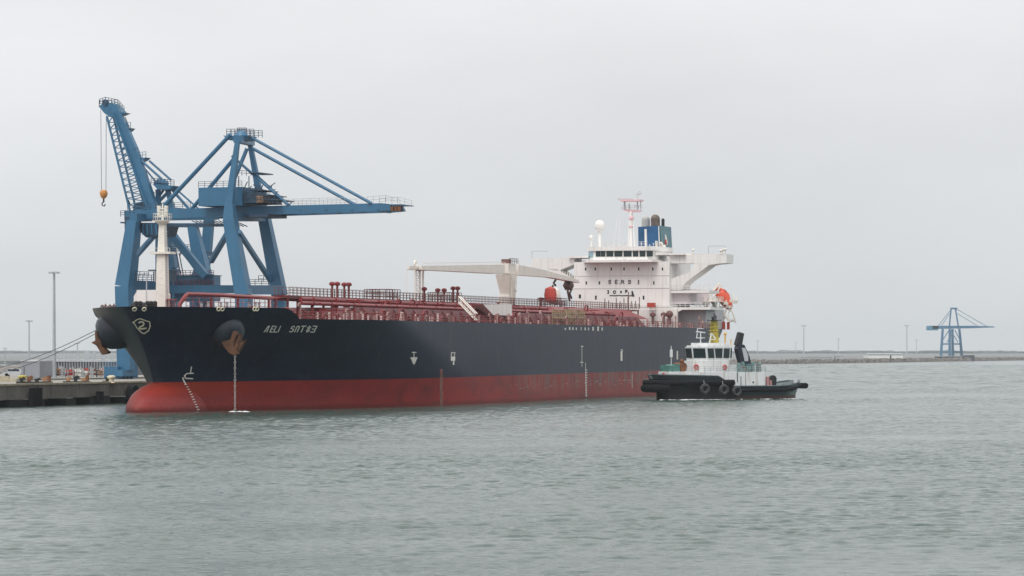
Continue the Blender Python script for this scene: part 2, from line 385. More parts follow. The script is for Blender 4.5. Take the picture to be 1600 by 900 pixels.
# ------------------------------------------------------------------ oil tanker (port frame, metres; t forward, b to port)
BEAM = 21.0; ZDECK = 12.85; ZFC = 14.35
def clamp(x, a=0.0, b=1.0): return max(a, min(b, x))
def t_stem(z): return 241.5 + (8.5*clamp((z-4.2)/10.1)**1.3 if z > 4.2 else 0.0)
def hbreadth(t, z):
    s = clamp(z/13.5)
    te = t_stem(z); t0 = 160 + 42*s**1.3
    p = 2.0 + 0.2*(1-s); q = 0.85 + 0.25*(1-s)
    wv = BEAM
    if t > t0: wv = BEAM*(max(0.0, 1-((t-t0)/(te-t0))**p))**q
    if t < 45:                                     # run aft
        a = clamp((45-t)/45); wv *= 1 - a**2*(0.18 + 0.55*(1-s)**1.5)
    return wv
def t_aft(z): return 14*(1-clamp(z/11.0))**1.6
T_STEP0, T_STEP1 = 229.0, 232.0
def z_top(t, px0=0):
    a = clamp((t-T_STEP0)/(T_STEP1-T_STEP0)); return ZDECK + (ZFC-ZDECK)*a
def bulb_r(x):
    u = (x-208)/39.3
    if u < 0 or u > 1: return 0.0
    return 4.1*(1 - ((u-0.62)/0.38)**2.7)**0.5 if u > 0.62 else 4.1*(0.84+0.16*(u/0.62))
def hull_in(t, b, z):
    return (t < t_stem(z) and abs(b) <= hbreadth(t, z)) or b*b + ((z-.25)/1.02)**2 < bulb_r(t)**2
def hull_hit(px, py):
    lo = None
    t = 249.9
    while t > 0:
        b, z = front(px, py, t)
        if z > -1 and hull_in(t, b, z):
            a, c = t, t+0.5
            for _ in range(30):
                m_ = (a+c)/2; b, z = front(px, py, m_)
                if hull_in(m_, b, z): a = m_
                else: c = m_
            b, z = front(px, py, a); return a, b, z
        t -= 0.5
    return None
# place the forecastle step where the photograph has it
h1 = hull_hit(466, 499); h2 = hull_hit(450, 482)
if h1 and h2: T_STEP0, T_STEP1 = h1[0], h2[0]
def hull_mat():
    m = bpy.data.materials.new('tanker_hull_paint'); m.use_nodes = True; t = m.node_tree; b = t.nodes['Principled BSDF']
    co = t.nodes.new('ShaderNodeTexCoord'); sp = t.nodes.new('ShaderNodeSeparateXYZ'); t.links.new(co.outputs['Object'], sp.inputs[0])
    def mth(o, a, c=0.0, clampit=False):
        n = t.nodes.new('ShaderNodeMath'); n.operation = o; n.use_clamp = clampit
        for i, x in enumerate((a, c)):
            if isinstance(x, (int, float)): n.inputs[i].default_value = x
            else: t.links.new(x, n.inputs[i])
        return n.outputs[0]
    def noi(scale, s3, det=5):
        mp = t.nodes.new('ShaderNodeMapping'); mp.inputs['Scale'].default_value = s3; n = t.nodes.new('ShaderNodeTexNoise')
        n.inputs['Scale'].default_value = scale; n.inputs['Detail'].default_value = det; n.inputs['Roughness'].default_value = 0.62
        t.links.new(co.outputs['Object'], mp.inputs[0]); t.links.new(mp.outputs[0], n.inputs['Vector']); return n.outputs[0]
    def rng(x, a, c, lo=0.0, hi=1.0):
        n = t.nodes.new('ShaderNodeMapRange'); n.inputs[1].default_value = a; n.inputs[2].default_value = c
        n.inputs[3].default_value = lo; n.inputs[4].default_value = hi; t.links.new(x, n.inputs[0]); return n.outputs[0]
    def mixc(f, a, c):
        n = t.nodes.new('ShaderNodeMix'); n.data_type = 'RGBA'
        if isinstance(f, (int, float)): n.inputs[0].default_value = f
        else: t.links.new(f, n.inputs[0])
        for i, x in ((6, a), (7, c)):
            if isinstance(x, tuple): n.inputs[i].default_value = (*x, 1)
            else: t.links.new(x, n.inputs[i])
        return n.outputs[2]
    x, y, z = sp.outputs
    # boot top line rises slightly towards the stern
    line = mth('ADD', mth('MULTIPLY', mth('SUBTRACT', 180.0, x), 0.0035), 4.28)
    d = mth('SUBTRACT', z, line)
    isred = rng(d, 0.03, -0.03)
    streak = noi(0.9, (1.0, 1.0, 0.07), 7); blot = noi(0.22, (1, 1, 1.6), 6); fine = noi(2.2, (1, 1, 1), 4)
    navy = mixc(rng(blot, 0.35, 0.7), (0.003, 0.009, 0.028), (0.005, 0.014, 0.037))
    navy = mixc(mth('MULTIPLY', rng(streak, 0.56, 0.76), 0.30), navy, (0.075, 0.062, 0.055))
    lowband = mth('MULTIPLY', rng(d, 2.6, 0.0), rng(noi(0.5, (0.15, 1, 3.0)), 0.5, 0.62, 0, 0.5))
    navy = mixc(mth('MULTIPLY', lowband, 0.35), navy, (0.03, 0.06, 0.09))
    red = mixc(rng(blot, 0.35, 0.68), (0.31, 0.028, 0.023), (0.215, 0.023, 0.022))
    drk = mth('MULTIPLY', rng(noi(0.35, (0.5, 1, 1.4), 6), 0.52, 0.66), rng(x, 225, 195)); red = mixc(mth('MULTIPLY', drk, 0.55), red, (0.11, 0.018, 0.018))
    # tug and fender scuffing amidships: weathered grey-brown, streaked
    zone = mth('MULTIPLY', rng(x, 158, 140), rng(x, 30, 60))
    scuff = mth('MULTIPLY', zone, mth('MULTIPLY', rng(streak, 0.42, 0.62), rng(d, -4.6, -1.2)))
    red = mixc(mth('MULTIPLY', scuff, 0.95), red, (0.17, 0.105, 0.09))
    chalk = mth('MULTIPLY', mth('MULTIPLY', zone, rng(noi(1.1, (0.35, 1, 2.2), 8), 0.55, 0.66)), mth('MULTIPLY', rng(d, -2.6, -1.9), rng(d, -1.0, -1.6)))
    red = mixc(mth('MULTIPLY', chalk, 0.85), red, (0.42, 0.36, 0.33))
    red = mixc(mth('MULTIPLY', mth('MULTIPLY', rng(x, 196, 214), rng(fine, 0.3, 0.7)), mth('MULTIPLY', rng(z, 3.2, 0.6), 0.28)), red, (0.36, 0.15, 0.13))
    patch_ = mth('MULTIPLY', rng(x, 218, 234), mth('MULTIPLY', rng(mth('ADD', z, mth('MULTIPLY', blot, 3.0)), 3.6, 4.6), rng(x, 247, 241)))
    red = mixc(mth('MULTIPLY', patch_, 0.75), red, (0.34, 0.035, 0.012))
    # wet, darker weed line at the water
    wet = mth('MULTIPLY', rng(mth('ADD', z, mth('MULTIPLY', blot, 1.0)), 1.35, 0.75), 0.75)
    red = mixc(wet, red, (0.13, 0.012, 0.010))
    col = mixc(isred, navy, red)
    bk_ = t.nodes.new('ShaderNodeTexBrick'); bk_.inputs['Scale'].default_value = 1.0; bk_.inputs['Brick Width'].default_value = 11.0; bk_.inputs['Row Height'].default_value = 2.55
    bk_.inputs['Mortar Size'].default_value = 0.03; bk_.inputs['Color1'].default_value = (.93,.93,.93,1); bk_.inputs['Color2'].default_value = (1.06,1.06,1.06,1); bk_.inputs['Mortar'].default_value = (1.12,1.12,1.12,1)
    cb_ = t.nodes.new('ShaderNodeCombineXYZ'); t.links.new(x, cb_.inputs[0]); t.links.new(z, cb_.inputs[1]); t.links.new(cb_.outputs[0], bk_.inputs['Vector'])
    pm = t.nodes.new('ShaderNodeMix'); pm.data_type = 'RGBA'; pm.blend_type = 'MULTIPLY'; pm.inputs[0].default_value = 0.9; t.links.new(col, pm.inputs[6]); t.links.new(bk_.outputs['Color'], pm.inputs[7]); col = pm.outputs[2]
    # reflected light painted pale grey on the stem and shoulder towards the starboard bow
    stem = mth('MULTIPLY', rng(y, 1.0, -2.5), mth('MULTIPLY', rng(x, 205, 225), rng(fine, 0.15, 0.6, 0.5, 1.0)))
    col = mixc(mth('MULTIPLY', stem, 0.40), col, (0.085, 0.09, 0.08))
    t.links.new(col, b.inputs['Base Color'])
    b.inputs['Specular IOR Level'].default_value = 0.21
    rgh = mixc(isred, (0.38, 0.38, 0.38), (0.5, 0.5, 0.5)); t.links.new(rgh, b.inputs['Roughness'])
    bp = t.nodes.new('ShaderNodeBump'); bp.inputs['Distance'].default_value = 0.05; bp.inputs['Strength'].default_value = 0.5
    # plate seams and slight hungry-horse dents
    dents = noi(0.45, (0.8, 0.8, 1.0), 2)
    t.links.new(dents, bp.inputs['Height']); t.links.new(bp.outputs[0], b.inputs['Normal'])
    return m
HULL = hull_mat()
tanker = Thing('oil_tanker', 'huge dark navy and red oil tanker moored along the quay with a white superstructure', 'ship', (0,0,0), port=True)
T = tanker
# hull skin
zs = [-3, -1.5, 0, 1.5, 3, 4.2, 5.2, 6.2, 7.2, 8.2, 9.2, 10.2, 11.2, 12.2]
NT = 130
def colt(i, z, ztopf=False):
    a, e_ = t_aft(z), t_stem(z); u = i/(NT-1)
    if u < 0.12: x = u/0.12*0.12
    # dense towards the bow
    return a + (e_-a)*(1-(1-u)**1.7)
mb = MB(); rows = []
allz = zs + ['top']
for sgn in (1, -1):
    grid = []
    for zz in allz:
        row = []
        for i in range(NT):
            z0 = ZDECK if zz == 'top' else zz
            if zz == 'top':
                tt = colt(i, ZFC-0.35); tt = min(tt, 249.6+0.4*(i/(NT-1))**4)
                z0 = z_top(tt); tt = min(tt, t_stem(z0))
            else: tt = colt(i, z0)
            b_ = 0.0 if i == NT-1 else hbreadth(tt, z0)
            row.append(len(mb.v)); mb.v.append(Vector((tt, sgn*b_, z0)))
        grid.append(row)
    for r_ in range(len(allz)-1):
        for i in range(NT-1): mb.f.append((grid[r_][i], grid[r_][i+1], grid[r_+1][i+1], grid[r_+1][i]))
    rows.append(grid)
for r_ in range(len(allz)-1):   # transom
    mb.f.append((rows[0][r_][0], rows[0][r_+1][0], rows[1][r_+1][0], rows[1][r_][0]))
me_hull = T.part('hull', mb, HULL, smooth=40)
bmh = bmesh.new(); bmh.from_mesh(me_hull.data); bmesh.ops.remove_doubles(bmh, verts=bmh.verts, dist=0.01)
bmesh.ops.recalc_face_normals(bmh, faces=bmh.faces); bmh.to_mesh(me_hull.data); bmh.free()
# bulwark lip and steel deck
mb = MB()
for i in range(NT-1):
    for g in rows[:1]:
        pass
dk = []
for i in range(0, NT): 
    tt = colt(i, ZFC-0.35); tt = min(tt, 247.5); dk.append((tt, max(0.02, hbreadth(tt, z_top(tt)-(0.12 if tt < T_STEP0 else 0.9))-0.3), z_top(tt)-0.12 if tt < T_STEP0 else z_top(tt)-0.9))
for (t0, b0, z0), (t1, b1, z1) in zip(dk, dk[1:]):
    if t1-t0 < 1e-4: continue
    k = len(mb.v); mb.v += [Vector((t0,b0,z0)), Vector((t1,b1,z1)), Vector((t1,-b1,z1)), Vector((t0,-b0,z0))]; mb.f.append((k,k+1,k+2,k+3))
T.part('deck', mb, M['deckred'], smooth=None)
# bulb
mb = MB(); prof = []
for i in range(22):
    u = i/21; x = 208 + 39.3*u
    r = bulb_r(x)
    prof.append((max(r, 0.02), x))
mb.lathe((0,0,0.25), prof, 32, 'x')
for v in mb.v: v.z = 0.25 + (v.z-0.25)*1.02
bulbmat = mat('bulb_red_antifouling', (0.27, 0.047, 0.040), 0.38, 0.12, 0.3, (0.30, 0.02, 0.008), 0.85, bump=0.0)
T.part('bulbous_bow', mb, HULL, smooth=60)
# anchor bolsters and anchors
for sgn, (px, py), (tt, bb, zz) in ((1, (356, 521), (0,0,0)), (-1, (170, 521), (0,0,0))):
    if sgn > 0:
        hb_ = hull_hit(px, py); tt, bb, zz = hb_
    else:
        tt, zz = hb_[0], hb_[2]; bb = front(172, 521, tt)[0]
    out_ = Vector((0.55, sgn*0.80, -0.28)).normalized(); c = Vector((tt, bb, zz))
    mb = MB(); c0_ = c - out_*2.2 + Vector((0,0,0.3)); a_, b_ = mb._fr(c0_, c0_+out_)
    prof = [(2.9,0),(2.75,1.6),(2.45,3.0),(2.05,3.9),(1.5,4.3),(0.8,4.45)]
    k = len(mb.v); n = 24
    for r, h in prof:
        for i in range(n):
            th = 2*math.pi*i/n; mb.v.append(c0_ + out_*h*0.9 + a_*math.cos(th)*r*0.95 + b_*math.sin(th)*r)
    for i in range(len(prof)-1):
        for j in range(n): mb.f.append((k+i*n+j, k+i*n+(j+1)%n, k+(i+1)*n+(j+1)%n, k+(i+1)*n+j))
    mb.f.append(tuple(k+(len(prof)-1)*n+j for j in range(n)))
    bol = T.part('anchor_bolster', mb, mat('bolster_navy_paint', (0.016,0.026,0.042), 0.38, 0.15), smooth=60)
    # stockless anchor: shank drawn up into the pipe, crown below it and the flukes spread in front
    mb = MB()
    if sgn > 0:
        ta_ = tt + 2.6
        A1 = [(1003,288),(1020,292),(1024,312),(1012,345),(1003,392),(1018,408),(1030,440),(1006,448),(980,438),(950,405),(925,360),(965,350),(985,345)]
        A2 = [(1003,392),(1050,308),(1044,352),(1034,395),(1024,428)]; A3 = [(1016,425),(1046,368),(1082,348),(1060,385),(1040,420),(1026,438)]
    else:
        ta_ = tt + 1.8
        A1 = [(78,288),(94,300),(98,335),(118,352),(122,392),(166,428),(160,438),(124,446),(104,412),(86,384),(53,366),(80,352)]
        A2 = [(98,335),(118,352),(122,392),(112,385)]; A3 = [(53,366),(86,384),(80,372)]
    for k_, poly in enumerate((A1, A2, A3)):
        mb.prism([FP(130+x/4.284, 450+y/4.284, ta_ - .25*k_) for x, y in poly], (-1.0+.1*k_, 0, 0))
    crown = FP(130+1020/4.284, 450+425/4.284, ta_-.5)
    an = T.part('anchor', mb, M['anchor'], smooth=None)
    if sgn > 0:
        mb = MB(); z = crown.z - 0.3; p = Vector((crown.x+0.2, crown.y, 0)); i = 0
        while z > -0.4:
            mb.torus((p.x, p.y, z), (1, 0, 0) if i % 2 else (0, 1, 0), 0.15, 0.045, 8, 5); z -= 0.40; i += 1
        T.part('anchor_chain', mb, mat('chain_pale_steel', (0.42, 0.41, 0.39), 0.6, 0.3, 2.0), smooth=None)
        CHAIN_FOOT = T.o and (p.x, p.y)
# marks on the hull
def hull_pt(px, py, off=0.035):
    h = hull_hit(px, py)
    if h is None: return None
    t_, b_, z_ = h; e1 = 0.4
    if not (t_ < t_stem(z_) and abs(b_) <= hbreadth(t_, z_)+1e-3):
        n = Vector((0.25*bulb_r(t_), b_, z_-.25)).normalized(); return Vector((t_, b_, z_)) + n*off
    dbdt = (hbreadth(t_+e1, z_) - hbreadth(t_-e1, z_))/(2*e1); dbdz = (hbreadth(t_, z_+e1) - hbreadth(t_, z_-e1))/(2*e1)
    n = Vector((-dbdt, 1, -dbdz)); 
    if b_ < 0: n.y = -1
    return Vector((t_, b_, z_)) + n.normalized()*off
def strokes(mb, lines, wpx, off=0.035, f=hull_pt):
    """painted strokes: polylines read in picture rows and columns, laid on the plating"""
    for pl in lines:
        for (x0,y0),(x1,y1) in zip(pl, pl[1:]):
            L_ = math.hypot(x1-x0, y1-y0); n = max(1, int(L_/3)); nx, ny = -(y1-y0)/max(L_,1e-6)*wpx/2, (x1-x0)/max(L_,1e-6)*wpx/2
            ex, ey = (x1-x0)/max(L_,1e-6)*wpx*0.3, (y1-y0)/max(L_,1e-6)*wpx*0.3
            X0, Y0, X1, Y1 = x0-ex, y0-ey, x1+ex, y1+ey
            for i in range(n):
                a, c = i/n, (i+1)/n; q = []
                for (u, sg) in ((a,1),(c,1),(c,-1),(a,-1)): q.append(f(X0+(X1-X0)*u+nx*sg, Y0+(Y1-Y0)*u+ny*sg, off))
                if all(x is not None for x in q): k = len(mb.v); mb.v += q; mb.f.append((k,k+1,k+2,k+3))
    return mb
def g(x, y, s=1.0, kx=0.0): return (x, y)
def glyphs(spec, x0, y0, h, slant=0.45):
    """spec: list of (x offset, width, polylines in a unit box with y up)"""
    res = []
    for xo, wd, pls in spec:
        for pl in pls: res.append([(x0+xo+u*wd+v*h*slant, y0-v*h) for u, v in pl])
    return res
G = dict(A=[[(0,0),(.45,1),(.75,1),(.75,0)]], E=[[(.8,1),(0,1),(0,0),(.8,0)],[(0,.5),(.7,.5)]], L=[[(0,1),(0,0),(.8,0)]], I=[[(.4,0),(.4,1)]],
         S=[[(.9,.8),(.6,1),(.15,.9),(.1,.6),(.8,.5),(.85,.15),(.4,0),(0,.15)]], N=[[(0,0),(.05,.9),(.4,1),(.8,.9),(.8,0)]], T=[[(0,1),(1,1)],[(.5,1),(.5,0)]],
         E8=[[(.5,.5),(.1,.7),(.4,1),(.8,.8),(.5,.5),(.1,.25),(.4,0),(.85,.25),(.5,.5)]], X=[[(0,1),(1,1),(.9,0)],[(.1,.5),(.6,.5)],[(0,0),(.9,0)]], D=[[(0,1),(0,0),(.5,.1),(.75,.5),(.5,.9),(0,1)]],
         O=[[(0,.2),(0,.8),(.4,1),(.8,.8),(.8,.2),(.4,0),(0,.2)]], n2=[[(0,.8),(.4,1),(.8,.75),(0,0),(.9,0)]], n3=[[(0,1),(.8,1),(.4,.55),(.8,.3),(.4,0),(0,.1)]], R=[[(0,0),(0,1),(.7,.9),(.6,.5),(0,.5)],[(.4,.5),(.9,0)]], P=[[(0,0),(0,1),(.8,.9),(.7,.5),(0,.5)]])
mb = MB(); yb = 518.6; hh = 9.2; mb.cut()
strokes(mb, glyphs([(0,5.5,G['A']),(9.0,4.5,G['E']),(14.8,6,G['L']),(20.5,3,G['I'])], 412.5, yb, hh), 1.6)
mb.cut(); strokes(mb, glyphs([(0,6,G['S']),(8.5,5.2,G['N']),(15.5,7,G['T']),(25.5,6,G['E8']),(33.5,6,G['X'])], 451.5, yb, hh), 1.6)
T.each('ship_name', mb, M['mark'], smooth=None)
mb = MB(); mb.cut()
strokes(mb, [[(646.5,550),(646.5,558)],[(643.5,550.5),(650,550.5)]], 1.3)
for y in range(6): strokes(mb, [[(646.5-4.6*(1-y/6)-0.2,559+y*1.8),(646.5+4.6*(1-y/6)+0.2,559+y*1.8)]], 1.9)
mb.cut(); strokes(mb, [[(705,557),(705,551),(710.5,551),(709.5,557)]], 1.1)
for y in range(4): strokes(mb, [[(704.6,558+y*1.6),(710.4,558+y*1.6)]], 1.7)
strokes(mb, [[(708.4,563),(708.4,569.5)]], 2.2)
mb.cut(); strokes(mb, [[(970.8,549.5),(970.8,563)]], 3.0); strokes(mb, [[(969.4,546.5),(972.4,546.5),(972.4,549)]], 1.0)
mb.cut(); strokes(mb, [[(1058,549),(1058,561)]], 2.2)
T.each('tug_push_mark', mb, M['mark'], smooth=None)
mb = MB()
strokes(mb, [[(299,573),(297.5,582)],[(302,583),(292,583.5),(288,587),(290,591),(301,591.5)]], 1.7)
strokes(mb, [[(285.5,590),(287,595),(290,600)]], 2.0)
for i in range(12): 
    u = i/11; x = 290+(311-290)*u**0.9; y = 601+43*u; strokes(mb, [[(x-1.5,y),(x+1.7,y-0.6)]], 1.25)
T.part('bow_draught_mark', mb, M['mark'], smooth=None)
mb = MB(); mb.cut()
strokes(mb, [[(909,540),(909,573)]], 0.7); strokes(mb, [[(907.6,541),(911,541.5)],[(906.5,566),(911,566)]], 1.2)
mb.cut(); strokes(mb, [[(914.5,567),(915.8,620)]], 0.8)
for y in range(578, 620, 4): strokes(mb, [[(914.3,y),(917,y)]], 1.2)
mb.cut(); strokes(mb, [[(987.5,584),(987.5,606)]], 0.5)
T.each('midship_draught_mark', mb, M['mark'], smooth=None)
mb = MB()
for x, y0, y1, w_ in ((883.2,513.2,514.8,2.2),(889.8,511.8,514.8,2.2),(894.8,512,515,1.9),(900.2,512.2,515.2,1.6),(907.7,511.6,515.6,1.1),(914,512,515.5,1.7),(919.3,512.2,515.6,1.5),(926.3,511.5,516,2.2),(934.3,511,516.4,2.3),(940.5,512.2,515.8,1.8)):
    mb.cut(); strokes(mb, [[(x,y0),(x,y1)]], w_)
T.each('side_lettering', mb, M['mark'], smooth=None)
# crest near the stem
mb = MB()
cr = [(219,497),(228,500.5),(233.5,502),(234.3,509),(231.5,516),(225,520.5),(221,519),(213,511),(208.3,503),(213,499),(219,497)]
strokes(mb, [cr], 1.7, 0.12)
crest = T.part('crest', mb, M['gold'], smooth=None)
mb = MB(); strokes(mb, [[(217,503.5),(219,502),(223,502.3),(224.6,505),(223,508),(218,510.5),(217.5,512),(220,513.3),(228,512)]], 2.4, 0.12)
T.part('crest_numeral', mb, M['gold'], parent=crest, smooth=None)
# fairleads
for (px, py) in ((210,482.5),(225,482.5),(341,482.5),(347,482.5),(397,482.5),(401,482.5)):
    p = hull_pt(px, py, 0.1)
    if p is None: continue
    h = hull_pt(px, py, 1.1); mb = MB(); mb.torus(p, h-p, 0.26, 0.09, 12, 6)
    T.part('fairlead', mb, M['gold'], smooth=None)
# vertical fender strip (bare primer) on the side at px 690
mb = MB(); strokes(mb, [[(689.5,578),(689.5,632)]], 4.6, 0.02)
T.part('rubbing_strip', mb, mat('worn_primer_strip', (0.24,0.10,0.08), 0.7, 0.35, 0.8, (0.12,0.05,0.04), 0.8), smooth=None)

# ---- deck edge rail
mb = MB(); N0 = T_STEP0
pts = []
tt = 3.0
while tt < N0-1: pts.append(Vector((tt, hbreadth(tt, ZDECK)-0.35, ZDECK-0.1))); tt += 8
pts.append(Vector((N0-0.5, hbreadth(N0-0.5, ZDECK)-0.35, ZDECK-0.1)))
mb.rail(pts, 1.15, 2.0, 0.085, 3)
T.part('port_side_railing', mb, M['railred'], smooth=None)
mb = MB()
pts = []
tt = 3.0
while tt < 232: pts.append(Vector((tt, -(hbreadth(tt, ZDECK)-0.35), ZDECK-0.1))); tt += 8
mb.rail(pts, 1.15, 2.2, 0.085, 3)
T.part('starboard_side_railing', mb, M['railred'], smooth=None)
mb = MB(); mb.rail([Vector((t_, hbreadth(t_, 14.2)-1.2, 13.4)) for t_ in (T_STEP1+.5, T_STEP1+2.5, T_STEP1+5, 240.5, 243)], 2.2, 1.0, 0.075, 4)
T.part('forecastle_railing', mb, M['railred'], smooth=None)
mb = MB()
for i in range(46):
    t_ = 12 + i*4.7 + random.uniform(-1, 1)
    if t_ > N0-3: break
    mb.cut(); y = hbreadth(t_, ZDECK) - random.uniform(0.9, 2.2); h_ = random.choice((0.6, 0.9, 1.2, 1.5, 2.0))
    if random.random() < .5: mb.box(t_, t_+random.uniform(.15,.5), y-.3, y, ZDECK-.1, ZDECK+h_*0.8)
    else: mb.path([(t_, y, ZDECK-.1), (t_, y, ZDECK+h_), (t_+.25, y, ZDECK+h_+.25), (t_+.7, y, ZDECK+h_+.2), (t_+.8, y, ZDECK+h_-.2)], 0.13, 6)
T.each('deck_fitting', mb, mat('deck_fitting_paint', (0.40, 0.25, 0.23), 0.55, 0.6, 0.6, (0.16, 0.02, 0.02), 0.95), smooth=None)
# ---- raised red longitudinal trunk with sloping ends
def trunk(t0, t1, b0, b1, z1, sl0, sl1):
    m_ = MB(); m_.quadbox([(t0,b0,ZDECK-.1),(t1,b0,ZDECK-.1),(t1,b1,ZDECK-.1),(t0,b1,ZDECK-.1),(t0+sl0,b0+.6,z1),(t1-sl1,b0+.6,z1),(t1-sl1,b1-.9,z1),(t0+sl0,b1-.9,z1)]); return m_
tA = side(1012, 497, 14)[0]; tB = side(560, 490, 14)[0]
mb = trunk(tA, tB, -10, 14, 14.9, 4, 5)
for i in range(34):
    a = tA + 6 + (tB-tA-10)*i/33
    mb.prism([(a,14.02,ZDECK),(a,14.7,ZDECK),(a,13.2,14.85)], (0.25,0,0))
T.part('deck_trunk', mb, M['deckred'], smooth=None)
# canopy-like long red casing aft of midships
mb = MB(); tC0 = side(1010, 496, 11)[0]; tC1 = side(880, 482, 11)[0]
mb.quadbox([(tC0,-2,14.6),(tC1,-2,14.6),(tC1,11.5,14.6),(tC0,11.5,14.6),(tC0+6,-2,16.4),(tC1-1,-2,16.4),(tC1-1,8.5,16.4),(tC0+6,8.5,16.4)])
T.part('aft_red_casing', mb, M['pipered'], smooth=None)
# ---- catwalk above the trunk with its handrail
CWB = 5.0; CWZ = 16.55
t0, t1 = 24.5, side(440, 461, CWB)[0]
mb = MB(); mb.box(t0, t1, CWB-1.2, CWB+1.2, CWZ-.25, CWZ)
for i in range(40): a = t0+(t1-t0)*i/39; mb.bar((a, CWB+1, ZDECK-.1), (a, CWB+1, CWZ-.2), 0.22); mb.bar((a, CWB-1, ZDECK-.1), (a, CWB-1, CWZ-.2), 0.22)
cw = T.part('catwalk', mb, M['deckred'], smooth=None)
mb = MB(); mb.rail([(t0, CWB+1.15, CWZ), (t1, CWB+1.15, CWZ)], 1.2, 1.5, 0.065, 3); mb.rail([(t0, CWB-1.15, CWZ), (t1, CWB-1.15, CWZ)], 1.2, 1.5, 0.065, 3)
T.part('catwalk_railing', mb, M['railbrown'], parent=cw, smooth=None)
for px in (603, 700, 868):
    t_ = side(px, 460, CWB)[0]; mb = MB(); mb.rail([(t_-3, CWB+1.3, CWZ), (t_+3, CWB+1.3, CWZ), (t_+3, CWB-2.5, CWZ), (t_-3, CWB-2.5, CWZ), (t_-3, CWB+1.3, CWZ)], 1.6, 1.2, 0.09, 3)
    mb.box(t_-3, t_+3, CWB-2.5, CWB+1.3, CWZ-.3, CWZ+0.01)
    T.part('valve_platform', mb, M['deckred'], smooth=None)
# ---- cargo pipes along the deck
for (b_, z_, r_, pa, pb) in ((9.3, 15.55, 0.42, 300, 975), (11.2, 15.25, 0.30, 470, 960), (7.6, 16.0, 0.34, 470, 985), (12.6, 15.2, 0.2, 500, 905)):
    ta, tb = side(pa, 470, b_)[0], side(pb, 470, b_)[0]
    if pa == 300: continue
    mb = MB(); mb.tube((ta, b_, z_), (tb, b_, z_), r_, n=10)
    n = int(abs(ta-tb)/9)
    for i in range(n): a = tb+(ta-tb)*(i+.5)/n; mb.tube((a-.12, b_, z_), (a+.12, b_, z_), r_*1.35, n=10); mb.bar((a, b_, ZDECK), (a, b_, z_), .2)
    T.part('cargo_pipe', mb, M['pipered'])
# big twin pipe arch over the forecastle
for off_, r_ in ((0.0, 0.30), (-1.6, 0.26), (1.5, 0.20)):
    b_ = 3.2 + off_
    p0 = SP(281, 475, b_); p1 = SP(291, 459.5, b_); p2 = SP(340, 461, b_); p3 = SP(460, 468, b_); p4 = SP(640, 474.5, b_)
    mb = MB(); mb.path([Vector((p0.x, b_, 13.4)), p0, p1 + Vector((0.3,0,-0.3)), p1 + Vector((-0.6,0,0)), p2, p3, p4], r_, 10)
    for px in (330, 372, 420, 465, 520):
        p = SP(px, 466, b_); mb.bar((p.x, b_, 13.2), (p.x, b_, p.z), 0.28)
    T.part('vent_main_pipe', mb, M['pipered'], smooth=60)
# clutter of valves, manifolds and cross pipes
mb = MB(); rnd = random.Random(11)
for i in range(110):
    mb.cut(); px = rnd.uniform(300, 985); b_ = rnd.uniform(6, 17); t_ = side(px, 480, b_)[0]; z0 = 14.9 if (tA+4 < t_ < tB-4 and b_ < 13) else ZDECK-.1
    k = rnd.random(); h_ = rnd.uniform(.5, 1.7)
    if t_ > 234 or b_ > hbreadth(t_, ZDECK)-1.5: continue
    if k < .35: mb.path([(t_, b_, z0), (t_, b_, z0+h_), (t_+.5, b_, z0+h_+.35), (t_+1.6, b_, z0+h_+.3), (t_+2, b_, z0+h_-.3), (t_+2, b_, z0)], 0.14, 6)
    elif k < .7: mb.tube((t_, b_, z0), (t_, b_, z0+h_), .16, n=8); mb.tube((t_, b_, z0+h_), (t_, b_, z0+h_+.12), .4, n=8)
    else: mb.bar((t_, b_, z0), (t_, b_, z0+h_), .12); mb.bar((t_, b_-1.5, z0+h_), (t_, b_+1.5, z0+h_), .14)
T.each('deck_valve', mb, M['pipered'], smooth=None)
mb = MB(); rnd = random.Random(12)
for i in range(60):
    mb.cut(); px = rnd.uniform(300, 985); b_ = rnd.uniform(13, 18.5); t_ = side(px, 485, b_)[0]; z0 = ZDECK-.1
    if t_ > 232 or b_ > hbreadth(t_, ZDECK)-1: continue
    mb.box(t_, t_+rnd.uniform(.12,.4), b_, b_+.25, z0, z0+rnd.uniform(.5,1.5))
T.each('deck_locker', mb, mat('pale_pinkish_deck_paint', (0.62,0.5,0.47), 0.55, 0.3, 0.4, (0.3,0.04,0.04), 0.8), smooth=None)
# midship manifold (yellowish grating) at px 880-900
mb = MB(); ta, tb = side(880, 495, 18)[0], side(908, 495, 18)[0]
mb.rail([(tb,18.6,ZDECK),(ta,18.6,ZDECK)], 2.7, 1.1, 0.12, 4); mb.rail([(tb,16,ZDECK),(ta,16,ZDECK)], 2.7, 1.1, 0.12, 4); mb.box(tb, ta, 16, 18.6, ZDECK+1.2, ZDECK+1.3)
T.part('manifold_rack', mb, mat('dull_yellow_grating', (0.34,0.30,0.16), 0.6, 0.2), smooth=None)
# inclined gangway near px 720-745
p0 = SP(718, 473, 13.5); p1 = SP(744, 500, 19.5); mb = MB()
for dt in (-.5, .5):
    for up in (0, 1.0): mb.bar(p0+Vector((dt,0,up)), p1+Vector((dt,0,up)), .13)
for i in range(12): q = p0.lerp(p1, i/11); mb.bar(q+Vector((-.5,0,0)), q+Vector((.5,0,0)), .1); mb.bar(q+Vector((.5,0,0)), q+Vector((.5,0,1)), .07)
T.part('gangway', mb, M['cream'], smooth=None)
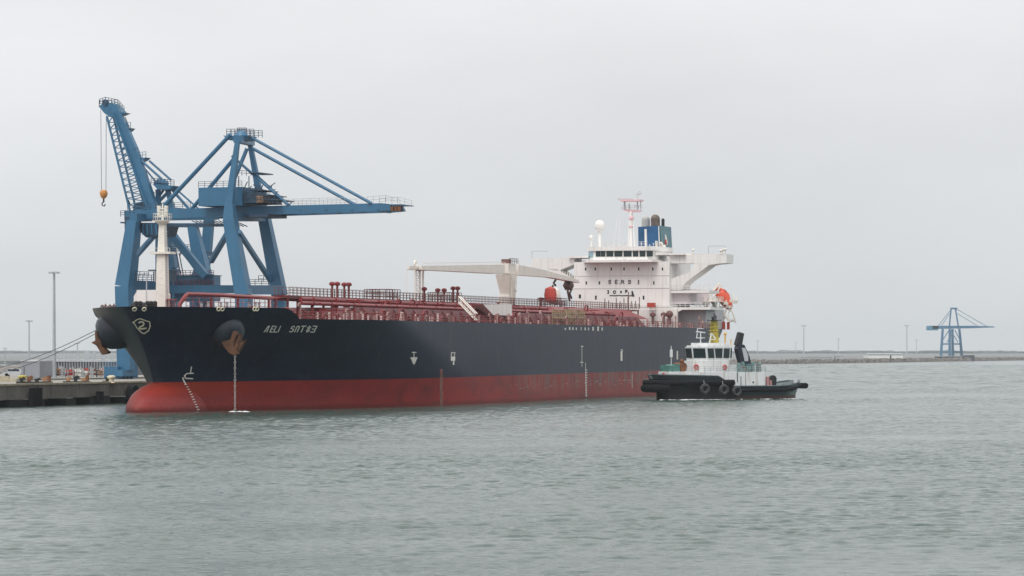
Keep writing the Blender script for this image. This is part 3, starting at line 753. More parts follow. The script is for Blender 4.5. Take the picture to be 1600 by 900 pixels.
# pressure-vacuum vent posts
for px, py, dbl in ((527,443,1),(538,444,0),(663,451,0),(684,453,0),(694,453,1),(708,450,1),(715,450,0),(803,454,0),(845,467,0),(519,443,0),(545,444,0)):
    mb = MB(); p = SP(px, py, 2.0); mb.tube((p.x, 2.0, 15), p, .19, n=8); mb.lathe(p, [(.22,-.35),(.46,-.25),(.48,.05),(.3,.25),(.02,.3)], 10)
    T.part('vent_post', mb, M['pipered'] if px < 900 else M['railbrown'], smooth=None)
# ---- hose handling crane amidships
cp = SP(791, 490, 1.5); ct = cp.x; cb = 1.5
def CZ(py): return SP(791, py, cb).z
mb = MB()
mb.box(ct-1.2, ct+1.2, cb-1.0, cb+1.0, CZ(492), CZ(462))
mb.quadbox([(ct-.9,cb-.8,CZ(462)),(ct+.9,cb-.8,CZ(462)),(ct+.9,cb+.8,CZ(462)),(ct-.9,cb+.8,CZ(462)),(ct-1.9,cb-1.4,CZ(429)),(ct+2.0,cb-1.4,CZ(429)),(ct+2.0,cb+1.4,CZ(429)),(ct-1.9,cb+1.4,CZ(429))])
mb.box(ct-2.2, ct+2.0, cb-1.1, cb+1.1, CZ(428), CZ(412))
for i in range(5): mb.bar((ct-1.2+i*.5, cb+1.25, CZ(468)), (ct-1.6+i*.7, cb+1.5, CZ(430)), .12)
crn = T.part('deck_crane', mb, M['cream'], smooth=None)
mb = MB(); mb.box(ct-.7, ct+.7, cb-.7, cb+.7, CZ(412), CZ(405)); mb.rail([(ct-2.5,cb+1.4,CZ(412)),(ct+2.4,cb+1.4,CZ(412))], .9, .9, .08, 2)
T.part('crane_head', mb, M['railbrown'], parent=crn, smooth=None)
a0 = SP(778, 413.5, cb); a1 = SP(778, 428, cb); e0 = SP(648, 415.5, cb); e1 = SP(648, 421.5, cb)
mb = MB(); mb.prism([a0, a1, e1, e0], (0,1.3,0)); mb.prism([v-Vector((0,1.2,0)) for v in (a0,a1,e1,e0)], (0,.12,0))
mb.bar(e0.lerp(e1,.5)+Vector((0,.5,0)), SP(634,418,cb)+Vector((0,.5,0)), .5)
for i in range(28):
    q = a0.lerp(e0, i/27); mb.bar(q+Vector((0,1.35,0)), q+Vector((0,1.35,.45)), .07)
mb.bar(a0+Vector((0,1.35,.45)), e0+Vector((0,1.35,.45)), .06)
T.part('forward_jib', mb, M['cream'], parent=crn, smooth=None)
b0_ = SP(800, 414, cb); b1_ = SP(800, 430, cb); f0 = SP(894, 437, cb); f1 = SP(896, 442, cb); m1 = SP(850, 433.5, cb); m0 = SP(835, 420.5, cb)
mb = MB(); mb.prism([b0_, b1_, m1, f1, f0, m0], (0,1.3,0))
for i in range(26): q = b0_.lerp(f0, i/25); q.z += 0.15*math.sin(i/25*math.pi)*4; mb.bar(q+Vector((0,1.35,-.2)), q+Vector((0,1.35,.5)), .09)
T.part('aft_jib', mb, M['cream'], parent=crn, smooth=None)
mb = MB(); 
for px, y0, y1 in ((890,440,470),(884,440,452),(868,438,446),(864,446,465),(893,452,466)): mb.cut(); mb.path([SP(px,y0,cb+.6), SP(px-3,(y0+y1)/2,cb+.6), SP(px,y1,cb+.6)], .22, 6)
mb.cut(); mb.lathe(SP(889,446,cb+.6), [(.3,-.9),(.9,-.5),(.9,.5),(.3,.9)], 12, 'y')
T.each('crane_tackle', mb, mat('greasy_tackle', (0.10,0.06,0.05), 0.6, 0.4), parent=crn, smooth=None)
mb = MB(); 
for i in range(5): pass
mb.lathe(SP(860, 461, cb+2), [(.1,-1.6),(1.0,-1.2),(1.2,0),(1.0,1.2),(.1,1.6)], 14); T.part('red_buoy', mb, M['red'])
mb = MB(); mb.lathe(SP(868, 463, cb+2.2), [(.1,-1.7),(.8,-1.2),(1.0,0),(.7,1.2),(.1,1.7)], 14); T.part('hose_drum', mb, M['cream'])
# jib rest
mb = MB()
for px in (649.5, 656, 661):
    mb.bar(SP(px, 470, cb), SP(px, 421, cb), .28)
mb.bar(SP(636, 466, cb), SP(636, 421, cb), .07); mb.bar(SP(636, 466, cb), SP(650, 466, cb), .07); mb.bar(SP(636, 421, cb), SP(650, 421, cb), .07)
mb.lace(SP(649.5, 468, cb), SP(649.5, 421, cb), SP(656, 468, cb), SP(656, 421, cb), 6, .1)
mb.box(SP(656,421,cb).x-1.1, SP(656,421,cb).x+1.1, cb-1, cb+1, SP(656,423,cb).z, SP(656,421,cb).z)
mb.torus(SP(649,412,cb), (0,1,0), .45, .16)
T.part('jib_rest', mb, M['cream'], smooth=None)
# white pedestal fairing to port
mb = MB(); q = [SP(755,475.5,14.5), SP(800,475.5,14.5), SP(800,493,14.5), SP(771,492.5,14.5)]; mb.prism(q, (0,-2.0,0))
T.part('pedestal_fairing', mb, M['white'], smooth=None)
# ---- forecastle: mast, deckhouse, windlass
mb = MB(); mt = 232.0; mbb = front(254, 470, mt)[0]
def MZ(py): return front(254, py, mt)[1]
def MX(px, py=400): return front(px, py, mt)[0]
mb.bar((mt, mbb, 13.4), (mt, mbb, MZ(398)), 1.55, 1.5, 1.25, 1.2); mb.bar((mt, mbb, MZ(398)), (mt, mbb, MZ(346)), 1.1, 1.1, .75, .75)
fm = T.part('foremast', mb, M['cream'], smooth=None)
mb = MB(); mb.box(mt-1, mt+1, MX(238), MX(270), MZ(397), MZ(393.5)); mb.rail([(mt+1, MX(238), MZ(393.5)), (mt+1, MX(270), MZ(393.5))], .5, .7, .06, 1)
T.part('mast_crosstree', mb, M['cream'], parent=fm, smooth=None)
mb = MB(); mb.lathe((mt, mbb, MZ(345)), [(.5,-.6),(1.0,-.1),(1.05,.1)], 10); mb.rail([(mt+1,mbb-.95,MZ(344)),(mt+1,mbb+.95,MZ(344)),(mt-1,mbb+.95,MZ(344)),(mt-1,mbb-.95,MZ(344)),(mt+1,mbb-.95,MZ(344))], .9, .6, .07, 2)
mb.bar((mt,mbb,MZ(345)), (mt,mbb,MZ(318)), .3, .3, .12, .12)
for z in (338, 332, 327): mb.box(mt-.2, mt+.2, mbb-.7, mbb+.7, MZ(z), MZ(z)+.14); mb.box(mt-.25, mt+.25, mbb-.75, mbb-.35, MZ(z)+.1, MZ(z)+.5); mb.box(mt-.25, mt+.25, mbb+.35, mbb+.75, MZ(z)+.1, MZ(z)+.5)
mb.bar((mt,mbb-1.6,MZ(345)),(mt,mbb,MZ(345)),.12)
T.part('masthead_platform', mb, M['cream'], parent=fm, smooth=None)
mb = MB(); mb.bar((mt+.1, mbb+.75, 14), (mt+.1, mbb+.62, MZ(350)), .1)
for i in range(30): z = 14+i*.38; mb.box(mt-.2, mt+.3, mbb+.66, mbb+.78, z, z+.06)
T.part('mast_ladder', mb, M['grey'], parent=fm, smooth=None)
mb = MB(); 
x0, x1 = front(209, 470, 226)[0], front(248, 470, 226)[0]; z1 = front(228, 453, 226)[1]
mb.prism([(226,x0,13.4),(226,x1,13.4),(226,x1,z1-.6),(226,x1-.5,z1),(226,x0+.6,z1),(226,x0,z1-.9)], (-4,0,0))
T.part('forecastle_store', mb, M['white'], smooth=None)
mb = MB()
for px in (213, 219, 231, 236, 242): b_ = front(px, 470, 238)[0]; mb.tube((238,b_,13.4),(238,b_,14.9),.2,n=8); mb.lathe((238,b_,14.9),[(.2,-.1),(.36,0),(.33,.3),(.05,.4)],8)
for px in (216, 234): b_ = front(px, 470, 236)[0]; mb.tube((236,b_-.9,14.6),(236,b_+.9,14.6),.55,n=12)
T.part('windlass', mb, M['black'], smooth=None)
mb = MB(); b_ = front(229, 470, 238)[0]; mb.bar((238,b_,13.4),(238,b_,front(229,424,238)[1]),.11); mb.bar((238,front(224,424,238)[0],front(224,424,238)[1]),(238,front(242,424,238)[0],front(242,424,238)[1]),.12); mb.bar((238,front(242,424,238)[0],front(242,424,238)[1]),(238,front(242,424,238)[0],front(242,440,238)[1]),.12)
T.part('jackstaff', mb, M['grey'], smooth=None)
mb = MB(); rnd = random.Random(3)
for px in (160, 165, 172, 178):
    mb.cut(); b_ = front(px, 476, 226)[0]; mb.torus((226, b_, 14.6), (1,0,0), .28, .09, 10, 5); mb.bar((226,b_,14),(226,b_,14.9+rnd.uniform(0,.4)),.14)
T.each('bow_roller', mb, M['railbrown'], smooth=None)
mb = MB()
for px in range(262, 276, 4): b_ = front(px, 476, 232)[0]; mb.bar((232,b_,13.4),(232,b_,15.6),.14)
mb.box(231.5,232.5,front(262,470,232)[0],front(275,470,232)[0],15.5,15.65)
T.part('store_handrail', mb, M['railred'], smooth=None)
mb = MB(); rnd = random.Random(21)
for px in (311, 322, 342, 352, 388, 398, 404): 
    mb.cut(); hh_ = hull_hit(px, 481); p = Vector((hh_[0]-2.2, 0, 0)); yb_ = hbreadth(p.x, 13.4)-1.6
    mb.tube((p.x,yb_,13.4), (p.x,yb_,15.0+rnd.uniform(-.2,.3)), .2, n=8); mb.tube((p.x,yb_,15.0), (p.x,yb_,15.1), .3, n=8)
T.each('mooring_bitt', mb, M['grey'], smooth=None)

# ---- superstructure (front face plane at TF)
TF = 22.0
def A(px, py): return front(px, py, TF)
def fbox(mb, px0, py0, px1, py1, t0, t1):
    """box whose face nearest the bow fills the given rows and columns of the front plane"""
    b0, z0 = front(px0, py1, t1); b1, z1 = front(px1, py0, t1); mb.box(t0, t1, b0, b1, z0, z1); return mb
bL = A(897, 0)[0]; bR = A(1046, 0)[0]; zT = A(970, 409)[1]
TBK = 6.0
mb = MB(); mb.box(TBK, TF, bL, bR, ZDECK, zT)
acc = T.part('superstructure', mb, M['white'], smooth=None)
acc['label'] = 'white accommodation block with bridge wings'
mb = MB()
for py in (431, 450.5, 480): z = A(970, py)[1]; mb.box(TF, TF+.06, bL, bR, z-.04, z+.04)
T.part('deck_seam', mb, M['grey'], parent=acc, smooth=None)
for py, pxs, wdp, hp in ((420.3, (915,930,955,975,998,1020,1035), 2.1, 4.6), (442, (916,936.5,1021.5), 2.1, 5), (465, (931,1005.5), 2.6, 6.2), (463, (906,), 3.4, 6)):
    for px in pxs:
        mb = MB(); fbox(mb, px-wdp/2, py-hp/2, px+wdp/2, py+hp/2, TF-.02, TF+.05); T.part('window', mb, M['glass'], parent=acc, smooth=None)
def fpt(px, py, off=.06): b_, z_ = front(px, py, TF); return Vector((TF+off, b_, z_))
mb = MB(); mb.cut()
strokes(mb, glyphs([(0,4,G['S']),(10.5,4.5,G['E']),(17.6,.6,[[(0,0),(1,0)]]),(20,5,G['R']),(30.5,4.6,G['S'])], 950.8, 443.2, 5.3, .05), 1.15, .09, fpt)
strokes(mb, [[(998,438),(998,440)],[(998,441.5),(997.6,443.5)]], 1.8, .09, fpt)
mb.cut(); strokes(mb, glyphs([(0,3,G['n3']),(9.5,4,G['O'])], 949, 458.6, 4.6, 0), 1.2, .09, fpt)
strokes(mb, [[(970.5,455),(970.5,457)]], 2.6, .09, fpt); strokes(mb, glyphs([(0,3.4,G['P'])], 977.5, 457.5, 4.2, 0), 1.3, .09, fpt)
for k in range(5): strokes(mb, [[(987.3+k*.1,455.5+k*1.7),(988.6+k*.55,455.5+k*1.7)]], 1.8, .09, fpt)
mb.cut()
for x in range(953, 988, 3): strokes(mb, [[(x,461.5+(x%4)*.3),(x+2.2,461.7)]], 1.4, .07, fpt)
T.each('bulkhead_lettering', mb, M['ltblack'], parent=acc, smooth=None)
# wheelhouse
zw0 = A(970, 409)[1]; zw1 = A(970, 386.5)[1]; wl = A(918, 0)[0]; wr = A(1026, 0)[0]
mb = MB(); c_ = 1.6
def oct_(z, g_=0.0): return [(TF+1.2+g_, wl+c_, z), (TF+1.2+g_, wr-c_, z), (TF-1+g_, wr+g_, z), (TF-11, wr+g_, z), (TF-11, wl-g_, z), (TF-1+g_, wl-g_, z)]
mb.prism(oct_(zw0), (0,0,zw1-zw0-.7)); wh = T.part('wheelhouse', mb, M['white'], parent=acc, smooth=None)
mb = MB(); mb.prism(oct_(zw1-.7, .35), (0,0,.85)); T.part('wheelhouse_roof', mb, M['white'], parent=acc, smooth=None)
mb = MB(); b0 = A(906,0)[0]; b1 = A(1032,0)[0]; mb.quadbox([(TF-2,b0,zw0-.15),(TF+2.6,b0+2,zw0-.15),(TF+2.6,b1-1,zw0-.15),(TF-2,b1,zw0-.15),(TF-2,b0,zw0+.35),(TF+2.6,b0+2,zw0+.35),(TF+2.6,b1-1,zw0+.35),(TF-2,b1,zw0+.35)])
T.part('bridge_front_walkway', mb, M['white'], parent=acc, smooth=None)
wx = [931,938.5,939,946,947.5,958.5,960,972.5,974.5,987,989,997.5,999.5,1008.5,1010.5,1020]
for i in range(0, len(wx), 2):
    mb = MB(); b0, z0 = front(wx[i], 401, TF+1.2); b1, z1 = front(wx[i+1], 392, TF+1.2); mb.box(TF+1.1, TF+1.28, b0, b1, z0, z1); T.part('bridge_window', mb, M['glass'], parent=acc, smooth=None)
mb = MB(); b0, z0 = front(919.5, 402, TF+1.2); z1 = front(925, 392, TF+1.2)[1]
mb.quadbox([(TF-.9,wl-.05,z0),(TF+1.2,wl+c_-.05,z0),(TF+1.2,wl+c_+.02,z0),(TF-.9,wl+.1,z0),(TF-.9,wl-.05,z1),(TF+1.2,wl+c_-.05,z1),(TF+1.2,wl+c_+.02,z1),(TF-.9,wl+.1,z1)]); T.part('corner_window', mb, M['glassblue'], parent=acc, smooth=None)
mb = MB(); mb.rail([(TF+1.4, wl+c_, zw1+.15), (TF+1.4, wr-c_, zw1+.15)], .9, 1.1, .07, 2); T.part('roof_railing', mb, M['white'], parent=acc, smooth=None)
# bridge wings with curved brackets
TW0, TW1 = TF-6.5, TF-1.0
def W(px, py): return FP(px, py, TW1)
ext = (-(TW1-TW0), 0, 0)
zt = W(1100,397).z; zb_ = W(1100,411).z
def wing(mb_, outer, inner_top, tip):
    mb_.prism(outer, ext)
# port wing: beam, diagonal strut
wings = []
mb = MB()
bp_ = [W(1046,398), W(1135,397), W(1135,411), W(1116,412.5), W(1108,414), W(1083,411.5), W(1046,411.5)]; mb.prism(bp_, ext)
mb.prism([W(1083.5,411), W(1108.5,413.5), W(1104,417), W(1085,431), W(1074,439), W(1068,445), W(1065.5,453), W(1046,453), W(1046,437), W(1058,432), W(1075,426), W(1082,421), W(1084,417)], ext)
T.part('bridge_wing', mb, M['white'], parent=acc, smooth=None)
mb = MB()
mb.prism([W(897,403), W(832,403.5), W(831,417), W(845,419), W(870,424), W(897,413)], ext)
mb.prism([W(897,452), W(897,438), W(886,431), W(870,420), W(855,420), W(865,430), W(880,441), W(884,452)], ext)
T.part('bridge_wing', mb, M['white'], parent=acc, smooth=None)
mb = MB(); fbox(mb, 1024, 395, 1070, 398.6, TW0-1, TW1+.8); T.part('wing_canopy', mb, M['white'], parent=acc, smooth=None)
mb = MB(); fbox(mb, 888, 400, 919, 403.2, TW0-1, TW1+.8); T.part('wing_canopy', mb, M['white'], parent=acc, smooth=None)
mb = MB()
for pa in (((1107,397),(1107,384.5),(1133,384.5),(1133,397)), ((831,404),(831,392.5),(856,392.5))):
    mb.cut()
    for q in zip(pa, pa[1:]): mb.bar(W(*q[0]), W(*q[1]), .1)
T.each('wing_awning_frame', mb, M['grey'], parent=acc, smooth=None)
mb = MB()
for px, py in ((1129,397),(1126,398),(1133,396),(1083,397)): mb.cut(); mb.bar(W(px,py), W(px,py)+Vector((0,0,.8)), .22); mb.ball(W(px,py)+Vector((0,0,.8)), .28, 8)
T.each('wing_lamp', mb, M['cream'], parent=acc, smooth=None)
# port side of the lower house
mb = MB(); fbox(mb, 1047, 453.5, 1108, 458, TF-9, TF-1); T.part('upper_deck_overhang', mb, M['white'], parent=acc, smooth=None)
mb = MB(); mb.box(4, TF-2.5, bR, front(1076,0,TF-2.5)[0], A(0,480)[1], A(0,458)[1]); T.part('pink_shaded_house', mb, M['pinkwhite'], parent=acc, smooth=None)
mb = MB(); fbox(mb, 1046, 480, 1110, 484, TF-11, TF-.5); mb.prism([FP(1040,484,TF-.5), FP(1066,484,TF-.5), FP(1058,488,TF-.5), FP(1057,509,TF-.5), FP(1040,509,TF-.5)], (-.4,0,0)); T.part('poop_deck_overhang', mb, M['white'], parent=acc, smooth=None)
mb = MB(); mb.box(4, TF-4, bR, front(1103,0,TF-4)[0], ZDECK, A(0,484)[1]); T.part('poop_house', mb, M['grey'], parent=acc, smooth=None)
mb = MB(); fbox(mb, 975, 484, 1058, 512, TF-.2, TF+.6); T.part('lower_front_bulkhead', mb, M['white'], parent=acc, smooth=None)
mb = MB(); mb.rail([FP(1048,453,TF-1), FP(1108,453,TF-1)], 1.0, 1.1, .08, 3); mb.rail([FP(1047,480,TF-.6), FP(1110,480,TF-.6)], 1.0, 1.1, .08, 3); mb.rail([FP(975,484,TF+.7), FP(1058,484,TF+.7)], .9, 1.1, .08, 3)
T.part('house_railing', mb, M['white'], parent=acc, smooth=None)
mb = MB(); rnd = random.Random(9)
for i in range(34):
    px = rnd.uniform(1080, 1150); py = rnd.uniform(468, 504); p = FP(px, py, rnd.uniform(3, 9)); h_ = rnd.uniform(.5, 2)
    mb.bar(p, p+Vector((rnd.uniform(-.8,.8), rnd.uniform(-.8,.8), h_)), .13)
    if rnd.random() < .4: mb.box(p.x-.3, p.x+.3, p.y-.4, p.y+.4, p.z, p.z+.5)
for y_ in (14.5, 16.5, 18):
    mb.bar((3, y_, ZDECK), (3, y_, 18.5), .18); mb.bar((8, y_, ZDECK), (8, y_, 18.5), .18)
for z in (15.6, 18.4): mb.box(1.5, 8.5, 13.5, 18.2, z, z+.15); mb.rail([(8.4,13.5,z+.1),(8.4,18.1,z+.1),(1.6,18.1,z+.1)], 1, 1, .08, 3)
T.part('stern_gallery', mb, M['cream'], smooth=None)
mb = MB()
for px in (1062,1065,1087,1096,1125,1131,1138):
    mb.cut(); p = FP(px, 508, 5); mb.box(p.x-.25, p.x+.25, p.y-.25, p.y+.25, ZDECK-.1, ZDECK+random.uniform(.8,1.6))
T.each('stern_winch', mb, M['red'], smooth=None)
mb = MB(); fbox(mb, 1011, 473, 1022, 480, TF+1, TF+2.2); T.part('foam_station', mb, M['red'], smooth=None)
mb = MB()
for px in (1020, 1037): mb.cut(); p = FP(px, 507, TF+2); mb.tube(p, p+Vector((0,0,1.7)), .28, n=8); mb.lathe(p+Vector((0,0,1.9)), [(.3,-.3),(.6,-.2),(.6,.3),(.1,.6)], 10)
mb.cut(); p = FP(1046,507,TF+2); mb.tube(p, Vector((p.x,p.y,FP(1046,492,TF+2).z)), .35, n=8); mb.ball(Vector((p.x,p.y,FP(1046,491,TF+2).z)), .75, 10)
T.each('deck_ventilator', mb, M['railbrown'])
# people-height clutter in front of the house: posts, small mast
mb = MB(); mb.cut(); p = FP(982, 486, TF+3); mb.bar(p, Vector((p.x, p.y, FP(0,462,TF+3).z)), .16)
for px in range(945, 1000, 6): mb.cut(); p = FP(px, 482, TF+3); mb.bar(p, p+Vector((0,0,random.uniform(.9,2.4))), .14)
T.each('forward_post', mb, M['railbrown'], smooth=None)
# radomes
def roofpt(px, py, t_=TF-4): return FP(px, py, t_)
mb = MB(); p = roofpt(937, 352); mb.lathe((p.x,p.y,p.z), [(.75,-1.0),(1.02,-.6),(1.06,0),(.95,.45),(.7,.8),(.35,1.0),(.02,1.05)], 18); sd_ = T.part('satellite_dome', mb, M['white'], smooth=60)
mb = MB(); mb.tube((p.x,p.y,zw1), (p.x,p.y,p.z-1.0), .3, .38, n=10); mb.tube((p.x,p.y,p.z-1.15),(p.x,p.y,p.z-.98),.8,n=14); T.part('dome_pedestal', mb, M['white'], parent=sd_)
mb = MB(); p = roofpt(924, 371); mb.ball(p, .48, 12); mb.tube((p.x,p.y,zw1),(p.x,p.y,p.z-.4),.14,n=8); T.part('small_dome', mb, M['white'])
# radar mast
tm = TF-7
def Q(px, py): return FP(px, py, tm)
mb = MB(); mb.bar(Q(986,392), Q(986,330), .55, .55, .4, .4); mb.bar(Q(981,392), Q(984,336), .16); mb.bar(Q(992,392), Q(989,336), .16); mb.bar(Q(967,388), Q(968,330), .05); mb.bar(Q(958,388), Q(966,332), .05)
rm = T.part('radar_mast', mb, M['white'], smooth=None)
mb = MB(); mb.cut(); mb.box(tm-1.2, tm+1.2, Q(972,0).y, Q(1003,0).y, Q(0,330).z, Q(0,327.6).z); mb.prism([Q(970,326),Q(1003,329),Q(999,331.5),Q(982,331.5)], (-.6,0,0)); mb.cut(); mb.ball(Q(986.5,341), .55, 10, .8); mb.bar(Q(986.5,332), Q(986.5,340), .4); mb.cut(); mb.ball(Q(986,354), .5, 10, .5)
T.each('mast_platform', mb, M['pink'], parent=rm, smooth=None)
mb = MB(); mb.rail([Q(972,327.5), Q(1004,327.5)], .8, .8, .06, 2); mb.bar(Q(976,327), Q(976,312.5), .3); mb.bar(Q(983,327), Q(983,318), .2); mb.bar(Q(996,328), Q(996,303), .3, .3, .15, .15); mb.bar(Q(1001,328), Q(1001,311), .16); mb.bar(Q(992,322), Q(999,322), .1); mb.torus(Q(999.5,301.5), (1,0,0), .3, .08, 10, 5); mb.bar(Q(992,303), Q(1000,305), .12)
T.part('mast_top', mb, M['grey'], parent=rm, smooth=None)
mb = MB(); mb.bar(Q(965,311.3), Q(988.5,311.3), .28, .3); T.part('radar_scanner', mb, M['grey'], parent=rm, smooth=None)
mb = MB()
for px, py in ((948,378),(945,381),(977,380),(963,383),(1002,380),(1010,379),(1015,383),(1021,381)): mb.cut(); mb.bar(Vector((TF-3,FP(px,0,TF-3).y,zw1)), FP(px,py,TF-3), .1); mb.ball(FP(px,py,TF-3), .16, 8)
T.each('roof_aerial', mb, M['grey'], smooth=None)
# funnel: blue forward face, teal port side, exhaust pipes
t1_, t0_ = 11.0, 2.5
def U(px, py, t_=11.0): return FP(px, py, t_)
mb = MB(); top = 353.5
mb.prism([U(997,354.5), U(1031,352.5), U(1034,410), U(998,410)], (-(t1_-t0_),0,0))
fn = T.part('funnel', mb, M['funnelblue'], smooth=None)
mb = MB(); s0, s1, s2, s3 = U(1031.2,353), U(1034.2,410), FP(1051,400,t0_+2), FP(1046.5,354.5,t0_+2)
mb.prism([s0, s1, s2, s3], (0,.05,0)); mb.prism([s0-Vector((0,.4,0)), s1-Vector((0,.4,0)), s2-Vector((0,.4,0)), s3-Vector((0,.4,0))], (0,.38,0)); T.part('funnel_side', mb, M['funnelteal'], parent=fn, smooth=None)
mb = MB(); mb.bar(U(1029.5,353)+Vector((.1,0,0)), U(1030.5,384)+Vector((.1,0,0)), .16); mb.bar(U(1009.3,358)+Vector((.2,0,0)), U(1010,390)+Vector((.2,0,0)), .42); T.part('funnel_ladder', mb, M['white'], parent=fn, smooth=None)
mb = MB()
mb.prism([FP(1034.5,384,8), FP(1037,368,8), FP(1039,366,8), FP(1041,368,8), FP(1043.5,382,8)], (.3,.1,0)); em = T.part('funnel_emblem', mb, M['white'], parent=fn, smooth=None)
mb = MB(); mb.ball(FP(1038.6,376,8)+Vector((.3,.2,0)), .3, 8); mb.ball(FP(1039.4,380,8)+Vector((.3,.2,0)), .3, 8); T.part('emblem_spots', mb, M['red'], parent=em, smooth=None)
def stack(px, py0, py1, r, m_):
    mb = MB(); p = U(px, py0, 7); q = U(px, py1, 7); mb.tube(q, p-Vector((0,0,r)), r, n=16); mb.ball(p-Vector((0,0,r)), r, 16); T.part('exhaust_pipe', mb, m_, parent=fn, smooth=60)
stack(1009, 337, 358, .85, mat('exhaust_grey_cowl', (0.42,0.42,0.41), .5)); stack(1024, 335, 356, .95, mat('exhaust_sooty_brown', (0.16,0.12,0.10), .7, .3, .8, (0.01,0.01,0.01), .8)); stack(1036, 341, 356, .33, M['black'])
mb = MB(); rnd = random.Random(2)
for i in range(14): mb.cut(); p = FP(rnd.uniform(1024,1038), rnd.uniform(380,392), 15); mb.box(p.x, p.x+.4, p.y, p.y+.4, p.z-.5, p.z+.5)
T.each('funnel_deck_box', mb, M['cream'], parent=fn, smooth=None)
# starboard-forward of the house: windlass crane near px 845-890 already built; free-fall lifeboat davit
mb = MB(); tl = 3.0
def V_(px, py, t_=tl): return FP(px, py, t_)
for dt in (0, -2.2):
    mb.bar(V_(1103,462,tl+dt), V_(1141,503,tl+dt), .45); mb.bar(V_(1100,470,tl+dt), V_(1124,443,tl+dt), .5); mb.bar(V_(1105,478,tl+dt), V_(1128,445,tl+dt), .25); mb.bar(V_(1143,484,tl+dt), V_(1150,505,tl+dt), .3); mb.bar(V_(1135,483,tl+dt), V_(1130,503,tl+dt), .25); mb.bar(V_(1103,462,tl+dt), V_(1106,503,tl+dt), .3); mb.bar(V_(1115,476,tl+dt), V_(1118,503,tl+dt), .25)
mb.bar(V_(1124,443), V_(1124,443,tl-2.2), .25); mb.bar(V_(1141,502), V_(1141,502,tl-2.2), .25); mb.bar(V_(1100,470), V_(1100,470,tl-2.2), .25)
T.part('lifeboat_davit', mb, M['cream'], smooth=None)
pbow = V_(1138.5, 479.5, tl-1.1); pst = V_(1121, 456, tl-1.1); ax = (pbow-pst); Lb = ax.length; ax.normalize()
lb = Thing('lifeboat', 'orange free fall lifeboat on the ramp at the tanker stern', 'lifeboat', tuple((pbow+pst)/2 - Vector((0,0,1.0))), port=True)
mb = MB(); sidev = Vector((1,0,0)); upv = sidev.cross(ax); upv = upv if upv.z > 0 else -upv
cen = (pbow+pst)/2; n = 16
prof = [(-1.25,.05),(-1.18,.62),(-1.0,.95),(-.6,1.12),(0,1.2),(.5,1.15),(.85,.95),(1.1,.6),(1.22,.05)]; k = len(mb.v)
for u, r in prof:
    for i in range(n):
        th = 2*math.pi*i/n; cu = math.cos(th); su = math.sin(th)
        uu = su*r*(1.3 if (su > 0 and -0.9 < u < 0.3) else .95)
        mb.v.append(cen + ax*u*Lb*.56 + sidev*cu*r*.95 + upv*(uu+.15))
for i in range(len(prof)-1):
    for j in range(n): mb.f.append((k+i*n+j, k+i*n+(j+1)%n, k+(i+1)*n+(j+1)%n, k+(i+1)*n+j))
mb.f.append(tuple(k+j for j in range(n))); mb.f.append(tuple(k+(len(prof)-1)*n+j for j in range(n)))
lb.part('hull', mb, M['boatorange'], smooth=60)
mb = MB(); mb.bar(cen - ax*1.3 + upv*1.5 + sidev*.4, cen - ax*.5 + upv*1.55 + sidev*.4, .12, .15); lb.part('window_strip', mb, M['glass'], smooth=None)

# ------------------------------------------------------------------ quay
QB = -35.5; QZ = 3.2
quay = Thing('quay', 'long weathered concrete quay with a sandy coping behind the tanker', 'quay', (0,0,0), port=True)
mb = MB()
mb.box(-120, 330, QB-36, QB, 1.15, QZ)
quay.part('deck_slab', mb, M['concrete'], smooth=None)
mb = MB(); mb.box(-118, 329, QB-35.8, QB-1.0, QZ+.004, QZ+.02); mb.cut(); mb.box(-118, 329, -700, -84.2, QZ+.004, QZ+.02) 
quay.part('apron', mb, M['apron'], smooth=None)
mb = MB(); mb.box(-119, 329.5, -699, -84, -2, QZ)
quay.part('retaining_wall', mb, M['apron'], smooth=None)
mb = MB(); mb.box(-118, 329, QB-1.0, QB+.12, QZ+.004, QZ+.30)
quay.part('coping', mb, M['kerb'], smooth=None)
mb = MB()
for b_ in (-43.6, -67.7): 
    mb.cut()
    for d in (-.07, .07): mb.box(-110, 325, b_+d-.04, b_+d+.04, QZ+.02, QZ+.06)
quay.each('crane_rail', mb, M['rust'])
# piles and fenders under the deck
def qp(px, py=626): return side(px, py, QB+.1)[0]
pi_ = 0
def pier(name, label, cat, px0, px1, z0, z1, d0, d1, group=None, extra=None):
    ta, tb = qp(px0), qp(px1); th = Thing(name, label, cat, ((ta+tb)/2, QB, -1), port=True, group=group)
    mb = MB(); mb.box(tb, ta, QB-d1, QB+d0, z0, z1); th.part('pile_cap', mb, M['pile'], smooth=None)
    if extra: extra(th, ta, tb)
    return th
def fender(th, ta, tb, pxa=42, pxb=56):
    mb = MB(); a, b_ = qp(pxa), qp(pxb); mb.box(b_, a, QB+.45, QB+1.2, -1, 2.8); th.part('fender_panel', mb, M['rubber'], smooth=None)
def legs(th, ta, tb):
    mb = MB(); n = 3
    for i in range(n): a = tb+(ta-tb)*(i+.5)/n; mb.tube((a, QB-1.2, -3), (a, QB-1.2, 0.2), .5, n=10)
    th.part('pile', mb, M['pile'], smooth=None)
def l1(th, ta, tb): fender(th, ta, tb); legs(th, ta, tb)
def l2(th, ta, tb):
    legs(th, ta, tb); mb = MB(); a, b_ = qp(148), qp(156); mb.box(b_, a, QB+.31, QB+.8, .6, 2.0); th.part('fender_bracket', mb, M['rubber'], smooth=None)
def l3(th, ta, tb):
    legs(th, ta, tb); mb = MB(); a = qp(200); mb.tube((a, QB+.4, 1.4), (a, QB+1.5, 1.4), 1.5, n=16); th.part('drum_fender', mb, M['rubber'])
pier('fender_pier', 'wide black pile cap with an upright fender panel, leftmost under the quay', 'pier', 14, 68, -1, 1.0, .3, 3, extra=l1)
